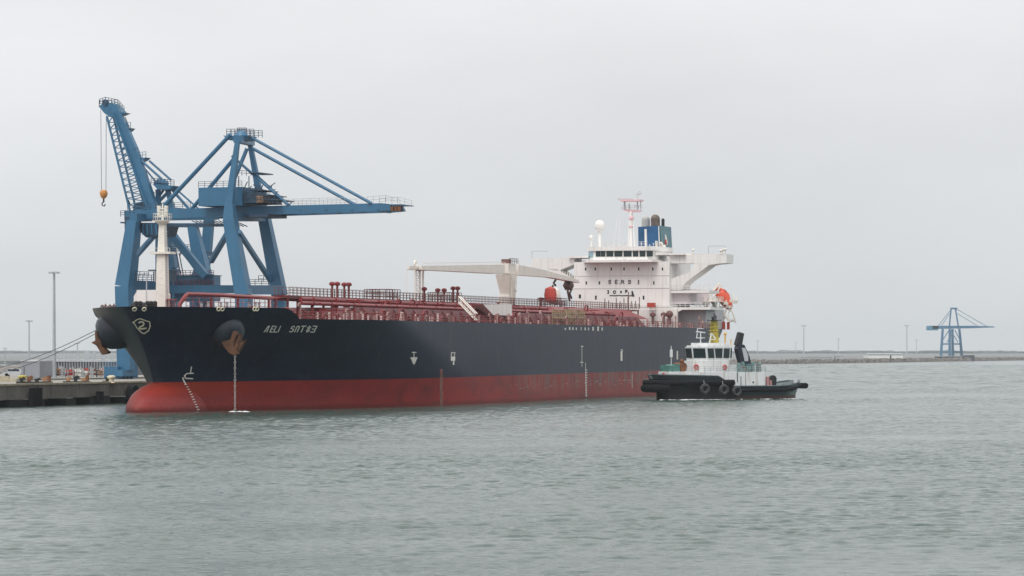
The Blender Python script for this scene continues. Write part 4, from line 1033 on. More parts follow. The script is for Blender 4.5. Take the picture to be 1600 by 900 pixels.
pier('pile_pier', 'narrow black pile cap between the two wide ones under the quay', 'pier', 103, 119, -1, 1.0, .1, 3, extra=legs)
pier('fender_pier', 'black pile cap with a short bracket on top under the quay', 'pier', 142, 170, -1, 1.3, .3, 3, extra=l2)
pier('fender_pier', 'black pile cap with a round drum fender right beside the tanker bow', 'pier', 190, 214, -1, 1.0, .3, 3, extra=l3)
pier('pile_pier', 'black pile cap at the left edge of the picture', 'pier', -40, -14, -1, 1.0, .1, 3, extra=legs)
# quayside bollards and mooring gear
def AQ(px, py, z=QZ):
    D = (CAM_H - z)*FPX/(py-YH); v = AT(px, py, D); v.z = z; return v
def gear(name, label, cat, px, py, build, group=None):
    p = AQ(px, py, QZ+.02); th = Thing(name, label, cat, p, group=group); build(th, p); return th
def bollard_geo(th, p, m1=M['yellow'], s=1.0):
    mb = MB(); mb.lathe(p, [(.55*s,0),(.55*s,.1*s),(.36*s,.2*s),(.34*s,.6*s),(.6*s,.8*s),(.62*s,1.0*s),(.3*s,1.15*s)], 14); th.part('post', mb, m1)
    mb = MB(); mb.box(p.x-.6*s, p.x+.6*s, p.y-.6*s, p.y+.6*s, p.z-.01, p.z+.08); th.part('base_plate', mb, M['rust'], smooth=None)
gear('bollard', 'bright yellow quay bollard near the left edge', 'bollard', 35, 599.3, lambda th, p: bollard_geo(th, p, M['yellow'], 1.15), 'bollards on the quay edge')
gear('bollard', 'pale cream bollard on the quay edge nearest the tanker bow', 'bollard', 174, 599, lambda th, p: bollard_geo(th, p, M['gold'], 1.1), 'bollards on the quay edge')
def hooks(n, mcol):
    def f(th, p):
        mb = MB(); mb.box(p.x-n*.65-.2, p.x+n*.65+.2, p.y-.5, p.y+.5, p.z, p.z+.35); th.part('base', mb, M['black'], smooth=None)
        for i in range(n):
            x = p.x-n*.65+.6+i*1.2; k = (.75, 1.0, .62, .9)[i % 4]; mb = MB(); mb.box(x-.28, x+.22, p.y-.35, p.y+.35, p.z+.35, p.z+.35+.4*k)
            mb.prism([(x-.32,p.y-.2,p.z+.3+.4*k),(x+.45,p.y-.2,p.z+.3+.4*k),(x+.62,p.y-.2,p.z+.35+.62*k),(x+.3,p.y-.2,p.z+.35+.95*k),(x-.05,p.y-.2,p.z+.3+.8*k),(x-.42,p.y-.2,p.z+.3+.85*k)], (0,.45,0)); th.part('hook', mb, mcol[i % len(mcol)], smooth=None)
        mb = MB(); mb.tube((p.x+n*.65-.3,p.y,p.z+.3),(p.x+n*.65-.3,p.y,p.z+1.3),.3,n=10); th.part('capstan', mb, M['rust'])
    return f
DO = mat('ochre_rusty_paint', (0.36,0.19,0.09), .7, .35, 1.2, (0.05,0.03,0.02), .8)
gear('mooring_hook', 'black and rusty mooring hook set right of the yellow bollard', 'mooring hook', 54, 599.5, hooks(4, [M['black'], M['rust'], M['pile'], DO]), 'quick release hooks')
gear('mooring_hook', 'rusty orange and black mooring hook set midway along the visible quay', 'mooring hook', 120, 599, hooks(3, [DO, M['black'], DO]), 'quick release hooks')
gear('mooring_hook', 'small black and ochre hook set just left of the cream bollard', 'mooring hook', 168.5, 598.4, hooks(1, [M['black']]), 'quick release hooks')
def car_geo(th, p):
    mb = MB(); mb.box(p.x-2.6, p.x+2.4, p.y-.9, p.y+.9, p.z+.35, p.z+1.05); mb.quadbox([(p.x-1.7,p.y-.8,p.z+1.05),(p.x+1.3,p.y-.8,p.z+1.05),(p.x+1.3,p.y+.8,p.z+1.05),(p.x-1.7,p.y+.8,p.z+1.05),(p.x-1.2,p.y-.7,p.z+1.6),(p.x+.7,p.y-.7,p.z+1.6),(p.x+.7,p.y+.7,p.z+1.6),(p.x-1.2,p.y+.7,p.z+1.6)]); th.part('body', mb, M['shedlight'], smooth=None)
    for x in (-1.6, 1.5):
        for y in (-.9, .8):
            mb = MB(); mb.tube((p.x+x,p.y+y,p.z+.36),(p.x+x,p.y+y+.12,p.z+.36),.36,n=12); th.part('wheel', mb, M['rubber'])
    mb = MB(); mb.box(p.x-1.35, p.x+.9, p.y-.83, p.y-.74, p.z+1.1, p.z+1.5); th.part('side_window', mb, M['glass'], smooth=None)
gear('parked_car', 'pale parked car left of the grey shed', 'car', 24, 588.5, car_geo)
# low concrete blocks at the far left of the apron
def slab_geo(th, p):
    mb = MB(); mb.box(p.x-3, p.x+2.6, p.y-1, p.y+1, p.z, p.z+.5); mb.box(p.x-2.2, p.x+1.2, p.y-.8, p.y+.8, p.z+.5, p.z+.95); th.part('slab', mb, M['kerb'], smooth=None)
    mb = MB(); mb.tube((p.x+3.3,p.y,p.z),(p.x+3.3,p.y,p.z+1.0),.25,n=8); th.part('lifting_post', mb, M['black'])
gear('slab_stack', 'stack of pale sandy slabs on the quay at the left edge', 'slab stack', 3, 596.5, slab_geo)
# grey shed (two shades are two faces)
p = AQ(33, 591); 
sh = Thing('grey_shed', 'pale grey flat roofed shed behind the yellow bollard', 'shed', p)
a = AQ(33, 590.3); b2 = AQ(62, 591.3); c3 = AQ(84, 589.5)
c4 = a + (c3-b2); H_ = 3.15
mb = MB(); mb.quadbox([a, b2, c3, c4] + [v+Vector((0,0,H_)) for v in (a, b2, c3, c4)])
sh.part('wall', mb, mat('shed_cladding', (0.27,0.285,0.32), .6, .05, .4, (0.2,0.2,0.22), .3, True), smooth=None)
mb = MB(); e_ = .25; cq = (a+c3)/2; mb.prism([v+(v-cq).normalized()*e_+Vector((0,0,H_)) for v in (a,b2,c3,c4)], (0,0,.22)); sh.part('roof', mb, M['shedlight'], smooth=None)
dv = (b2-a).normalized(); nv = Vector((dv.y,-dv.x,0)); d0 = a+dv*2.1
mb = MB(); mb.quadbox([d0-nv*-.04, d0+dv*1-nv*-.04, d0+dv*1, d0] and [d0+nv*.05, d0+dv*.95+nv*.05, d0+dv*.95, d0, d0+nv*.05+Vector((0,0,2.1)), d0+dv*.95+nv*.05+Vector((0,0,2.1)), d0+dv*.95+Vector((0,0,2.1)), d0+Vector((0,0,2.1))]); sh.part('door', mb, M['sheddark'], smooth=None)
# long low warehouse behind
DW = 700; a = AT(84, 0, DW); b2 = AT(210, 0, DW-20); a.z = b2.z = QZ+.02
wh_ = Thing('long_warehouse', 'long low dark grey building behind the quay with a railed flat roof', 'warehouse', a)
zt_ = AT(0, 565, DW).z; ext = Vector((3, 16, 0))
mb = MB(); mb.prism([a, b2, Vector((b2.x,b2.y,zt_)), Vector((a.x,a.y,zt_))], ext); wh_.part('wall', mb, M['sheddark'], smooth=None)
mb = MB(); mb.prism([Vector((a.x-.5,a.y-.6,zt_)), Vector((b2.x+.5,b2.y-.6,zt_)), Vector((b2.x+.5,b2.y-.6,zt_+.5)), Vector((a.x-.5,a.y-.6,zt_+.5))], ext); wh_.part('roof', mb, M['galv'], smooth=None)
mb = MB(); mb.rail([Vector((a.x,a.y,zt_+.5)), Vector((b2.x,b2.y,zt_+.5))], 1.4, 1.8, .09, 3); wh_.part('roof_railing', mb, M['galv'], smooth=None)
mb = MB(); rnd = random.Random(4)
for i in range(9): mb.cut(); q = a.lerp(b2, (i+.6)/9.5); h_ = rnd.uniform(.6,1.9); mb.box(q.x, q.x+rnd.uniform(.4,1.2), q.y+1, q.y+2, zt_+.5, zt_+.5+h_)
wh_.each('roof_vent', mb, M['galv'], smooth=None)
mb = MB()
for i in range(30): mb.cut(); q = a.lerp(b2, i/29); mb.box(q.x-.12, q.x+.12, q.y-.85, q.y-.62, QZ, zt_)
wh_.each('wall_post', mb, M['postgrey'])
# racks of coloured drums and stores before the warehouse
cols = [('orange', DO), ('red', M['red']), ('pale', M['cream']), ('brown', M['rust']), ('white', M['shedlight'])]
rnd = random.Random(8)
places = [87, 90, 97, 101, 106, 111, 115, 117, 122, 128, 134, 141, 146, 152, 158, 163, 168, 172]
kinds = {}
for i, px in enumerate(places):
    cn, cm = cols[[0,0,3,1,3,1,1,3,2,3,1,2,0,3,0,1,2,1][i]]
    p = AQ(px, 588.5 + (i % 3)*.5)
    lab = '%s store rack before the long grey warehouse, number %d' % (cn, i)
    where = ['just right of the tall lamp mast','second from the tall lamp mast','left of the reddest pair','at the left side of the reddest pair','between the reddest pair and its left neighbour','left one of the reddest pair','in the middle of the warehouse front','beside the reddest one','left of centre below the roof vents','right of centre below the roof vents','behind the middle mooring hook set','right of the middle mooring hook set','midway between hook set and crane foot','left of the crane foot group','left in the crane foot group','middle in the crane foot group','right in the crane foot group','rightmost, against the blue crane foot'][i]
    th = Thing('storage_rack', '%s stores on a rack, %s' % (cn, where), 'storage rack', p, group='storage racks before the warehouse')
    mb = MB(); wr_ = rnd.uniform(.8,1.3); h_ = rnd.uniform(1.3, 2.2)
    for x in (-wr_, wr_):
        for y in (-.5, .5): mb.bar(p+Vector((x,y,0)), p+Vector((x,y,h_)), .12)
    for z in (.25, h_*.55): mb.box(p.x-wr_, p.x+wr_, p.y-.5, p.y+.5, p.z+z, p.z+z+.08)
    th.part('frame', mb, M['galv'], smooth=None)
    mb = MB(); n = rnd.randint(1, 3)
    for k in range(n): x = p.x-wr_+.45+k*(2*wr_-.5)/max(1,n); mb.tube((x,p.y,p.z+.34),(x,p.y,p.z+.34+rnd.uniform(.4,.8)),.3,n=10); mb.box(x-.25,x+.25,p.y-.3,p.y+.3,p.z+h_*.55+.09,p.z+h_*.55+.09+rnd.uniform(.3,.6))
    th.part('drums', mb, cm, smooth=None)
# left background bank
mb = MB(); q0 = AQ(-60, 584); q1 = AQ(33, 585)
bk = bank('terrain', [(q0.x-60, q0.y+40), (q0.x, q0.y), (q1.x+8, q1.y+5)], 1.0, 16, M['rubble'], 13, 1.5)
for v in bk.data.vertices: v.co.z = 3.3 + max(0, v.co.z)*1.5
# light masts
def lamp_mast(label, base, h, r0, r1, head, group='lighting masts', wide=.9, flood=6):
    th = Thing('light_mast', label, 'lighting mast', base, group=group)
    mb = MB(); mb.tube(base, base+Vector((0,0,h)), r0, r1, n=10); mb.tube(base, base+Vector((0,0,.25)), r0*1.8, n=10); th.part('pole', mb, M['galv'])
    mb = MB(); t_ = base+Vector((0,0,h)); mb.torus(t_, (0,0,1), wide*.8, .09*wide, 12, 5)
    mb.bar(t_-Vector((wide*.8,0,0)), t_+Vector((wide*.8,0,0)), .12*wide); mb.bar(t_-Vector((0,wide*.8,0)), t_+Vector((0,wide*.8,0)), .12*wide); hr = th.part('head_frame', mb, M['galv'], smooth=None)
    mb = MB()
    for i in range(flood):
        an = 2*math.pi*i/flood; c = t_+Vector((math.cos(an)*wide, math.sin(an)*wide, -.15*wide)); mb.box(c.x-.3*wide, c.x+.3*wide, c.y-.25*wide, c.y+.25*wide, c.z-.2*wide, c.z+.2*wide)
    th.part('floodlights', mb, M['grey'], parent=hr, smooth=None)
    return th
def mast_at(px, ytop, ybase, label, z0=QZ, D=None, r=.2, wide=.9):
    if D is None: p = AQ(px, ybase, z0)
    else: p = AT(px, 0, D); p.z = z0
    h = AT(0, ytop, p.y).z - z0
    return lamp_mast(label, p, h, r, r*.6, 0, wide=wide)
mast_at(84.5, 425, 591, 'tallest grey lighting mast beside the grey shed', r=.36, wide=.85)
mast_at(45.5, 501, 0, 'medium lighting mast behind the left end of the grey shed', D=960, r=.28, wide=.85, z0=2.4)
mast_at(8, 544, 0, 'short distant lighting mast at the left edge', D=1500, r=.3, wide=.9, z0=2.4)
mast_at(121, 536, 0, 'small lighting mast behind the long grey warehouse', D=1250, r=.26, wide=.8, z0=2.4)

# mooring lines
l_a = hull_hit(176, 500)
ln0 = wld(232.0, -11.0, 11.6); ln0 = AT(152, 515, ln0.y); ln1 = AT(150, 521, ln0.y+1)
for i, (p0, (x1, y1)) in enumerate(((ln0, (-60, 584)), (ln1, (-60, 594)))):
    p1 = AQ(-75, 605.5-1.0*i, QZ+.6); p1 = AT(x1, y1, 470.0+6*i)
    th = MB(); pts = [p0.lerp(p1, u/16) - Vector((0,0,1.1*math.sin(math.pi*u/16))) for u in range(17)]; pts[0] = p0
    far = p1 + (p1-p0)*1.0
    th.path(pts, .05, 6)
    o = emit('mooring_line', th, M['cable'], smooth=60, org=p1); o.location = p1
    tag(o, ['upper grey mooring line running from the tanker bow to the quay', 'lower grey mooring line running from the tanker bow to the quay'][i], 'mooring line', 'bow mooring lines')
# off-frame bollard which takes the lines
th = Thing('bollard', 'bollard beyond the left edge holding the mooring lines', 'bollard', AT(-60, 594, 473)); 
pb = AT(-60, 594, 473); mb = MB(); mb.lathe(Vector((pb.x,pb.y,QZ)), [(.6,0),(.4,.3),(.4,.9),(.8,1.2),(.8,1.6),(.3,1.9)], 14); th.part('post', mb, M['rust'])

# ------------------------------------------------------------------ ship-to-shore crane with its boom lowered
TN, TFAR = 109.2, 92.1
def n_(px, py): return FP(px, py, TN)
def f_(px, py): return FP(px, py, TFAR)
BL = M['blue']
ca = Thing('container_crane', 'blue gantry crane with its boom lowered out over the tanker', 'crane', (100, -55.6, QZ), port=True)
def leg(pts, wds, nm='leg'):
    mb = MB()
    for (p, q), (w0, w1) in zip(zip(pts, pts[1:]), zip(wds, wds[1:])): mb.bar(p, q, w0, w0*.85, w1, w1*.85, up=(1,0,0))
    return ca.part(nm, mb, BL, smooth=None)
zz_ = QZ+1.6
def foot(v): return Vector((v.x, v.y, zz_))
leg([foot(n_(383,560)), n_(381,462), n_(360,345), n_(359,318), n_(361,300), n_(371,222)], [2.4, 2.6, 2.2, 1.5, 1.2, .8])
leg([foot(f_(438,560)), f_(437,462), f_(414,345), f_(404,296), f_(391,226)], [2.3, 2.5, 2.0, 1.1, .8])
leg([foot(n_(197,560)), n_(194,447), n_(208,345)], [2.6, 2.7, 1.9])
leg([foot(f_(256,560)), f_(256,447), f_(252,345)], [2.4, 2.5, 1.8])
for (x0, y0, x1, y1, wt, nm) in ((372,225,386,262,0,''),): pass
mb = MB(); mb.bar(f_(386,232), f_(368,276), .55); mb.bar(f_(368,276), FP(338,330,TN+(-6)), .55); ca.part('back_strut', mb, BL, smooth=None)
# cross beams
def beam(nm, p, q, w_, h_): mb = MB(); mb.bar(p, q, w_, h_); return ca.part(nm, mb, BL, smooth=None)
beam('sill_beam', FP(383,453,TN+(0)), f_(438,453), 1.6, 1.7)
beam('sill_beam', n_(195,445), f_(256,447), 1.6, 1.7)
beam('portal_beam', f_(256,452), f_(437,452), 1.3, 1.5)
beam('leg_top_beam', n_(360,340), f_(413,340), 1.4, 1.4)
beam('leg_top_beam', n_(208,340), f_(252,340), 1.4, 1.4)
mb = MB(); mb.cut(); mb.bar(n_(373,362), f_(425,442), .75); mb.cut(); mb.bar(f_(250,358), n_(202,412), .75); mb.cut(); mb.bar(n_(360,357), f_(330,408)+Vector((0,0,0)), .85); mb.cut(); mb.bar(f_(256,352), f_(322,432), 1.3); ca.each('brace', mb, BL, smooth=None)
# girder, near and far, then the boom
def gb(px, py, d=-5.5): v = FP(px, py, TN-8.5); v.x = TN+d; return v
for d in (-5.5, -11.6):
    mb = MB(); mb.prism([gb(205,330,d), gb(420,323,d), gb(420,337,d), gb(205,345,d)], (-1.2,0,0)); ca.part('main_girder', mb, BL, smooth=None)
    mb = MB(); mb.prism([gb(420,323,d), gb(605,318.5,d), gb(618,320,d), gb(622,329,d), gb(600,331,d), gb(420,336.5,d)], (-1.0,0,0)); bm_ = ca.part('boom', mb, BL, smooth=None)
    mb = MB(); mb.rail([gb(430,322.5,d), gb(548,319.5,d)], 1.1, 1.6, .06, 2); mb.rail([gb(583,318.7,d), gb(612,316,d), gb(634,322,d)], 1.1, 1.4, .06, 2); ca.part('boom_railing', mb, M['galv'], parent=bm_, smooth=None)
mb = MB()
for px in (440, 480, 520, 560, 600): a_ = gb(px, 330, -5.5); b_ = gb(px, 330, -11.6); mb.bar(a_, b_, .5)
ca.part('boom_cross_beam', mb, BL, smooth=None)
mb = MB(); mb.box(TN-12, TN-5.5, gb(612,0).y, gb(636,0).y, gb(0,331).z, gb(0,329.8).z); tip = ca.part('boom_tip_platform', mb, BL, smooth=None)
mb = MB(); 
for px in (622, 628, 633): mb.cut(); q = gb(px, 329); mb.box(q.x-.3, q.x+.3, q.y-.25, q.y+.25, q.z-.2, q.z+.6)
ca.each('tip_buffer', mb, M['rust'], parent=tip, smooth=None)
# forestays and backstays
def stay(x0, y0, x1, y1, d0, d1, r): mb = MB(); mb.tube(gb(x0,y0,d0), gb(x1,y1,d1), r, n=8); ca.part('stay', mb, BL)
stay(405,217,590,319,-5,-5.5,.28); stay(381,229,551,322,-12,-11.6,.30); stay(371,245,460,321,-6,-5.5,.26); stay(392,272,446,323,-11,-11.6,.18)
stay(379,213,262,328,-3,-5.5,.40); stay(366,245,285,330,-9,-11.6,.38)
# apex platform
def ap_(px, py, d): v = FP(px, py, TN-6); v.x = TN+d; return v
mb = MB(); cx = n_(380,212); w2 = 2.6
mb.prism([FP(362,214,TN+(-8)), FP(402,214,TN+(-8)), FP(395,221,TN+(-8)), FP(371,221,TN+(-8))], (4,0,0)); mb.bar(n_(371,217), f_(392,222), 1.5, 1.3); mb.lathe(FP(377,212,TN+(-4)), [(1.0,-.8),(1.3,0),(.9,.6),(.2,.9)], 12)
ap = ca.part('apex_platform', mb, BL, smooth=None)
mb = MB(); 
for d in (-4, -8): mb.rail([ap_(361,214,d), ap_(403,214,d)], 1.3, .8, .09, 3)
mb.rail([FP(362,214,TN+(-8)), FP(362,214,TN+(-4))], 1.3, .8, .08, 3); mb.rail([FP(371,205,TN+(-6)), FP(385,205,TN+(-6))], .6, .5, .1, 2); mb.bar(FP(373,212,TN+(-6)), FP(373,205,TN+(-6)), .12); mb.bar(FP(384,212,TN+(-6)), FP(384,205,TN+(-6)), .12)
ca.part('apex_railing', mb, M['bluedark'], parent=ap, smooth=None)
# machinery house
mb = MB(); h0 = FP(310,322,TN-2.5); h1_ = FP(378,292,TN-2.5); mb.box(TN-14, TN-2.5, h0.y, h1_.y, h0.z, h1_.z); mh = ca.part('machinery_house', mb, BL, smooth=None)
mb = MB(); mb.rail([Vector((TN-2.5,h0.y,h1_.z)), Vector((TN-2.5,h1_.y,h1_.z))], 1.1, 1.2, .07, 3); ca.part('house_railing', mb, M['bluedark'], parent=mh, smooth=None)
mb = MB(); mb.box(TN-12, TN-3, h1_.y+.1, n_(400,0).y, n_(0,322).z, n_(0,308).z); ca.part('winch_house', mb, M['bluedark'], smooth=None)
mb = MB(); rnd = random.Random(31)
for i in range(26):
    px, py = rnd.uniform(368,412), rnd.uniform(290,318); q = n_(px, py)+Vector((-rnd.uniform(2,12),0,0)); mb.bar(q, q+Vector((0,rnd.uniform(-1.5,1.5),rnd.uniform(.4,1.6))), .14)
for y_ in (303, 311, 318): mb.box(TN-11, TN-3, n_(376,0).y, n_(376+ (y_-290)*1.7,0).y, n_(0,y_).z, n_(0,y_).z+.15); mb.rail([FP(378,y_,TN+(-3)), n_(376+(y_-290)*1.7,y_)+Vector((-3,0,0))], 1.1, 1, .08, 3)
mb.box(TN-11, TN-5, n_(372,0).y, n_(390,0).y, n_(0,276).z, n_(0,274.5).z); mb.rail([FP(371,274,TN+(-5)), FP(392,275,TN+(-5))], .9, .8, .08, 2)
for px in (373, 389): mb.bar(FP(px,300,TN+(-7)), FP(px,275,TN+(-7)), .14)
ca.part('service_platform', mb, M['bluedark'], smooth=None)
mb = MB(); mb.box(TN-6.5, TN-3.0, n_(390,0).y, n_(401,0).y, n_(0,322).z, n_(0,310).z); ca.part('rusty_winch_drum', mb, DO, smooth=None)
# walkway and trolley under the girder, operator cab
mb = MB(); mb.box(TN-13, TN-4, n_(375,0).y, n_(405,0).y, n_(0,343).z, n_(0,338.5).z); 
for i in range(12): q = n_(300+i*6, 352); mb.bar(q+Vector((-6,0,0)), FP(300+i*6, 345,TN+(-6)), .16)
mb.bar(FP(262,352,TN+(-6)), FP(372,352,TN+(-6)), .5); ca.part('trolley', mb, M['bluedark'], smooth=None)
mb = MB(); c8 = [FP(x_, y_, TN-4) for x_, y_ in ((218,348),(256,348),(250,368),(228,371),(219,362))]; mb.prism(c8, (-7,0,0)); cb_ = ca.part('operator_cab', mb, M['bluedark'], smooth=None)
mb = MB(); 
for x in (223,230,237,244): mb.bar(FP(x,350,TN+(-3.8)), FP(x+1,367,TN+(-3.8)), .3)
ca.part('cab_frame', mb, M['blue'], parent=cb_, smooth=None)
mb = MB(); q0, q1 = n_(191,358), n_(206,338); mb.box(TN-4, TN-1, q0.y, q1.y, q0.z, q1.z); mb.rail([Vector((TN-1,q0.y-.8,q1.z)), Vector((TN-1,q1.y,q1.z))], 1.1, .8, .09, 3); mb.box(TN-3, TN-1, n_(184,0).y, q0.y, n_(0,351).z, n_(0,349).z); ca.part('electrical_box', mb, M['bluedark'], smooth=None)
mb = MB(); mb.rail([gb(210,329.5), gb(308,326)], 1.1, 1.6, .07, 3); ca.part('girder_railing', mb, M['bluedark'], smooth=None)
# bogies
for v in (n_(383,560), f_(438,560), n_(197,560), f_(256,560)):
    mb = MB(); c = foot(v); mb.box(c.x-3.2, c.x+3.2, c.y-.9, c.y+.9, QZ+.55, zz_+.1); 
    for i in (-2.4,-.8,.8,2.4): mb.tube((c.x+i, c.y-.3, QZ+.52), (c.x+i, c.y+.3, QZ+.52), .46, n=12)
    ca.part('bogie', mb, BL, smooth=None)
mb = MB(); q0, q1 = n_(178,560), n_(193,560); mb.box(TN-2, TN+2.5, q0.y-.8, q1.y, QZ+.1, QZ+2.3); mb.rail([Vector((TN+2.5,q0.y-.8,QZ+2.3)), Vector((TN+2.5,q1.y,QZ+2.3))], .8, .7, .08, 2); ca.part('cable_reel_box', mb, BL, smooth=None)
# access tower with galleries between the legs
mb = MB(); 
for y_ in (432, 447): mb.box(TFAR-5, TFAR-1, f_(266,0).y, f_(330,0).y, f_(0,y_).z-.15, f_(0,y_).z)
mb.box(TFAR-4.6, TFAR-1.3, f_(268,0).y, f_(329,0).y, f_(0,472).z, f_(0,432).z)
ca.part('access_gallery', mb, BL, smooth=None)
mb = MB()
for y_ in (447, 432, 460): mb.rail([f_(265,y_)+Vector((-.9,0,0)), f_(331,y_)+Vector((-.9,0,0))], 1.15, 1.0, .09, 3)
ca.part('gallery_railing', mb, mat('dark_rose_rail', (0.22,0.07,0.09), .6, .4, .6, (0.3,0.3,0.35), .7), smooth=None)
mb = MB(); mb.box(TN-7, TN-2, n_(232,0).y, n_(250,0).y, n_(0,441).z, n_(0,425).z); mb.box(TN-7.5, TN-1.5, n_(226,0).y, n_(251,0).y, n_(0,425).z, n_(0,423).z); mb.rail([FP(203,440,TN+(-1.5)), FP(250,440,TN+(-1.5))], 1.2, .9, .1, 3); mb.rail([FP(205,432,TN+(-5)), FP(232,432,TN+(-5))], .9, .9, .1, 2); ca.part('switch_room', mb, M['bluedark'], smooth=None)
mb = MB(); mb.rail([f_(388,446), f_(430,446)], 1.1, 1.3, .09, 3); mb.rail([f_(404,440), f_(412,440)], 1.1, 1.0, .09, 2); ca.part('sill_railing', mb, M['bluedark'], smooth=None)

# ------------------------------------------------------------------ second crane with a raised lattice boom
TB1, TB0 = 84.0, 70.0
def r_(px, py): return FP(px, py, TB1)
def s_(px, py): return FP(px, py, TB0)
cr2 = Thing('luffing_crane', 'blue crane with a steep raised lattice boom behind the tanker foremast', 'crane', (77, -62, QZ), port=True)
def leg2(pts, wds):
    mb = MB()
    for (p, q), (w0, w1) in zip(zip(pts, pts[1:]), zip(wds, wds[1:])): mb.bar(p, q, w0, w0*.85, w1, w1*.85, up=(1,0,0))
    return cr2.part('leg', mb, BL, smooth=None)
leg2([Vector((TB1, r_(322,500).y, QZ)), r_(320,440), r_(301,352)], [2.7, 2.9, 1.7])
leg2([Vector((TB0, s_(312,500).y, QZ)), s_(310,440), s_(322,400), s_(328,330)], [2.7, 2.9, 1.8, 1.7])
leg2([Vector((TB1, r_(205,500).y, QZ)), r_(203,450), r_(213,352)], [2.0, 2.0, 1.6])
leg2([Vector((TB0, s_(268,500).y, QZ)), s_(268,420), s_(260,352)], [2.4, 2.5, 1.6])
mb = MB(); mb.prism([r_(204,330), r_(338,331), r_(338,343), r_(204,345)], (-1.4,0,0)); cr2.part('portal_girder', mb, BL, smooth=None)
mb = MB(); mb.prism([v for v in (s_(204,332), s_(338,332), s_(338,343), s_(204,343))], (-1.4,0,0)); cr2.part('portal_girder', mb, BL, smooth=None)
mb = MB(); mb.box(TB0, TB1, r_(208,0).y, r_(245,0).y, r_(0,340).z, r_(0,325).z); cr2.part('slewing_platform', mb, BL, smooth=None)
# boom: a box spine with a laced front face
mb = MB(); mb.bar(r_(240,335), r_(208,235), 2.4, 1.5, 1.9, 1.3, up=(1,0,0)); mb.bar(r_(208,235), r_(179,166), 1.9, 1.3, 1.4, 1.2, up=(1,0,0)); sp_ = cr2.part('boom_spine', mb, BL, smooth=None)
mb = MB(); o1 = FP(203,330,TB1+(1.2)); o2 = FP(167,182,TB1+(1.2)); i1 = FP(232,330,TB1+(1.2)); i2 = FP(176,175,TB1+(1.2))
mb.bar(o1, o2, .34); mb.bar(i1, i2, .26); mb.bar(o1-Vector((3,0,0)), o2-Vector((3,0,0)), .34)
mb.lace(o1, o2, i1, i2, 15, .16); mb.lace(o1-Vector((3,0,0)), o2-Vector((3,0,0)), i1-Vector((3,0,0)), i2-Vector((3,0,0)), 15, .14)
cr2.part('lattice_face', mb, BL, smooth=None)
mb = MB(); mb.prism([r_(154,166), r_(160,162), r_(176,161), r_(190,175), r_(196,176), r_(187,180), r_(181,181), r_(172,183), r_(163,177)], (-2.5,0,0)); hd = cr2.part('boom_head', mb, BL, smooth=None)
mb = MB(); mb.rail([r_(155,166), r_(156,163), r_(165,160), r_(184,164), r_(194,175)], 1.0, .7, .09, 2); mb.rail([FP(155,166,TB1-(2.5)), FP(184,164,TB1-(2.5))], 1.0, .7, .09, 2); mb.lathe(r_(165,160), [(.6,-.3),(.6,.3)], 12, 'x'); cr2.part('head_railing', mb, M['bluedark'], parent=hd, smooth=None)
for (x, y) in ((196,203), (220,249)):
    mb = MB(); mb.prism([r_(x-6,y-2), r_(x+8,y-3), r_(x+4,y+1), r_(x-4,y+5)], (-2.2,0,0)); mb.rail([r_(x-3,y-2), r_(x+8,y-3)], 1.1, .6, .08, 2); mb.rail([r_(x+8,y-3), FP(x+8,y-3,TB1-(2.2))], 1.1, .6, .08, 2); cr2.part('boom_platform', mb, BL, smooth=None)
mb = MB()
for d in (0, -1.6): mb.tube(r_(190,182)+Vector((d,0,0)), r_(213,240)+Vector((d,0,0)), .08, n=5); mb.tube(r_(187,180)+Vector((d,0,0)), r_(206,235)+Vector((d,0,0)), .06, n=5)
cr2.part('boom_rope', mb, M['cable'], smooth=None)
for (a0_, a1_, d, r) in (((221,251),(252,279),0,.24), ((223,250),(257,280),-3,.22), ((222,262),(243,287),-1,.16), ((217,250),(237,320),0,.55)):
    mb = MB(); mb.tube(r_(*a0_)+Vector((d,0,0)), r_(*a1_)+Vector((d,0,0)), r, n=8); cr2.part('boom_stay', mb, BL)
mb = MB(); mb.prism([r_(238,287), r_(270,290), r_(265,296), r_(246,296)], (-5,0,0)); mb.lathe(FP(252,286,TB1-(2)), [(1.3,-.6),(1.5,0),(.8,.7),(.1,.9)], 12); at_ = cr2.part('a_frame_head', mb, BL, smooth=None)
mb = MB(); mb.rail([r_(236,288), r_(272,291)], 1.2, .7, .09, 3); mb.rail([FP(236,288,TB1-(5)), FP(272,291,TB1-(5))], 1.2, .7, .09, 3); cr2.part('head_railing', mb, M['bluedark'], parent=at_, smooth=None)
mb = MB()
for (x0,y0,x1,y1,w_) in ((247,296,248,332,.8),(262,296,271,332,.8),(240,300,222,318,.55),(263,300,239,324,.5),(266,293,300,332,.45),(258,293,233,330,.4),(270,291,310,326,.3)): mb.bar(FP(x0,y0,TB1-(2)), FP(x1,y1,TB1-(2)), w_)
cr2.part('a_frame', mb, BL, smooth=None)
mb = MB(); rnd = random.Random(17)
for i in range(40): q = r_(rnd.uniform(206,250), rnd.uniform(316,332))+Vector((rnd.uniform(-6,1),0,0)); mb.bar(q, q+Vector((rnd.uniform(-1,1),rnd.uniform(-1.6,1.6),rnd.uniform(-.8,1.4))), .2)
mb.box(TB1-8, TB1, r_(215,0).y, r_(240,0).y, r_(0,330).z, r_(0,320).z); cr2.part('winch_gear', mb, M['bluedark'], smooth=None)
mb = MB(); mb.bar(r_(262,355), r_(313,425), 1.3, 1.1); mb.bar(r_(262,352), r_(330,352), .8); cr2.part('brace', mb, BL, smooth=None)
mb = MB(); 
for x, y in ((272,395),(285,400),(262,398),(290,392)): mb.rail([FP(x-10,y,TB1-(8)), FP(x+10,y,TB1-(8))], 1.2, 1.0, .09, 3)
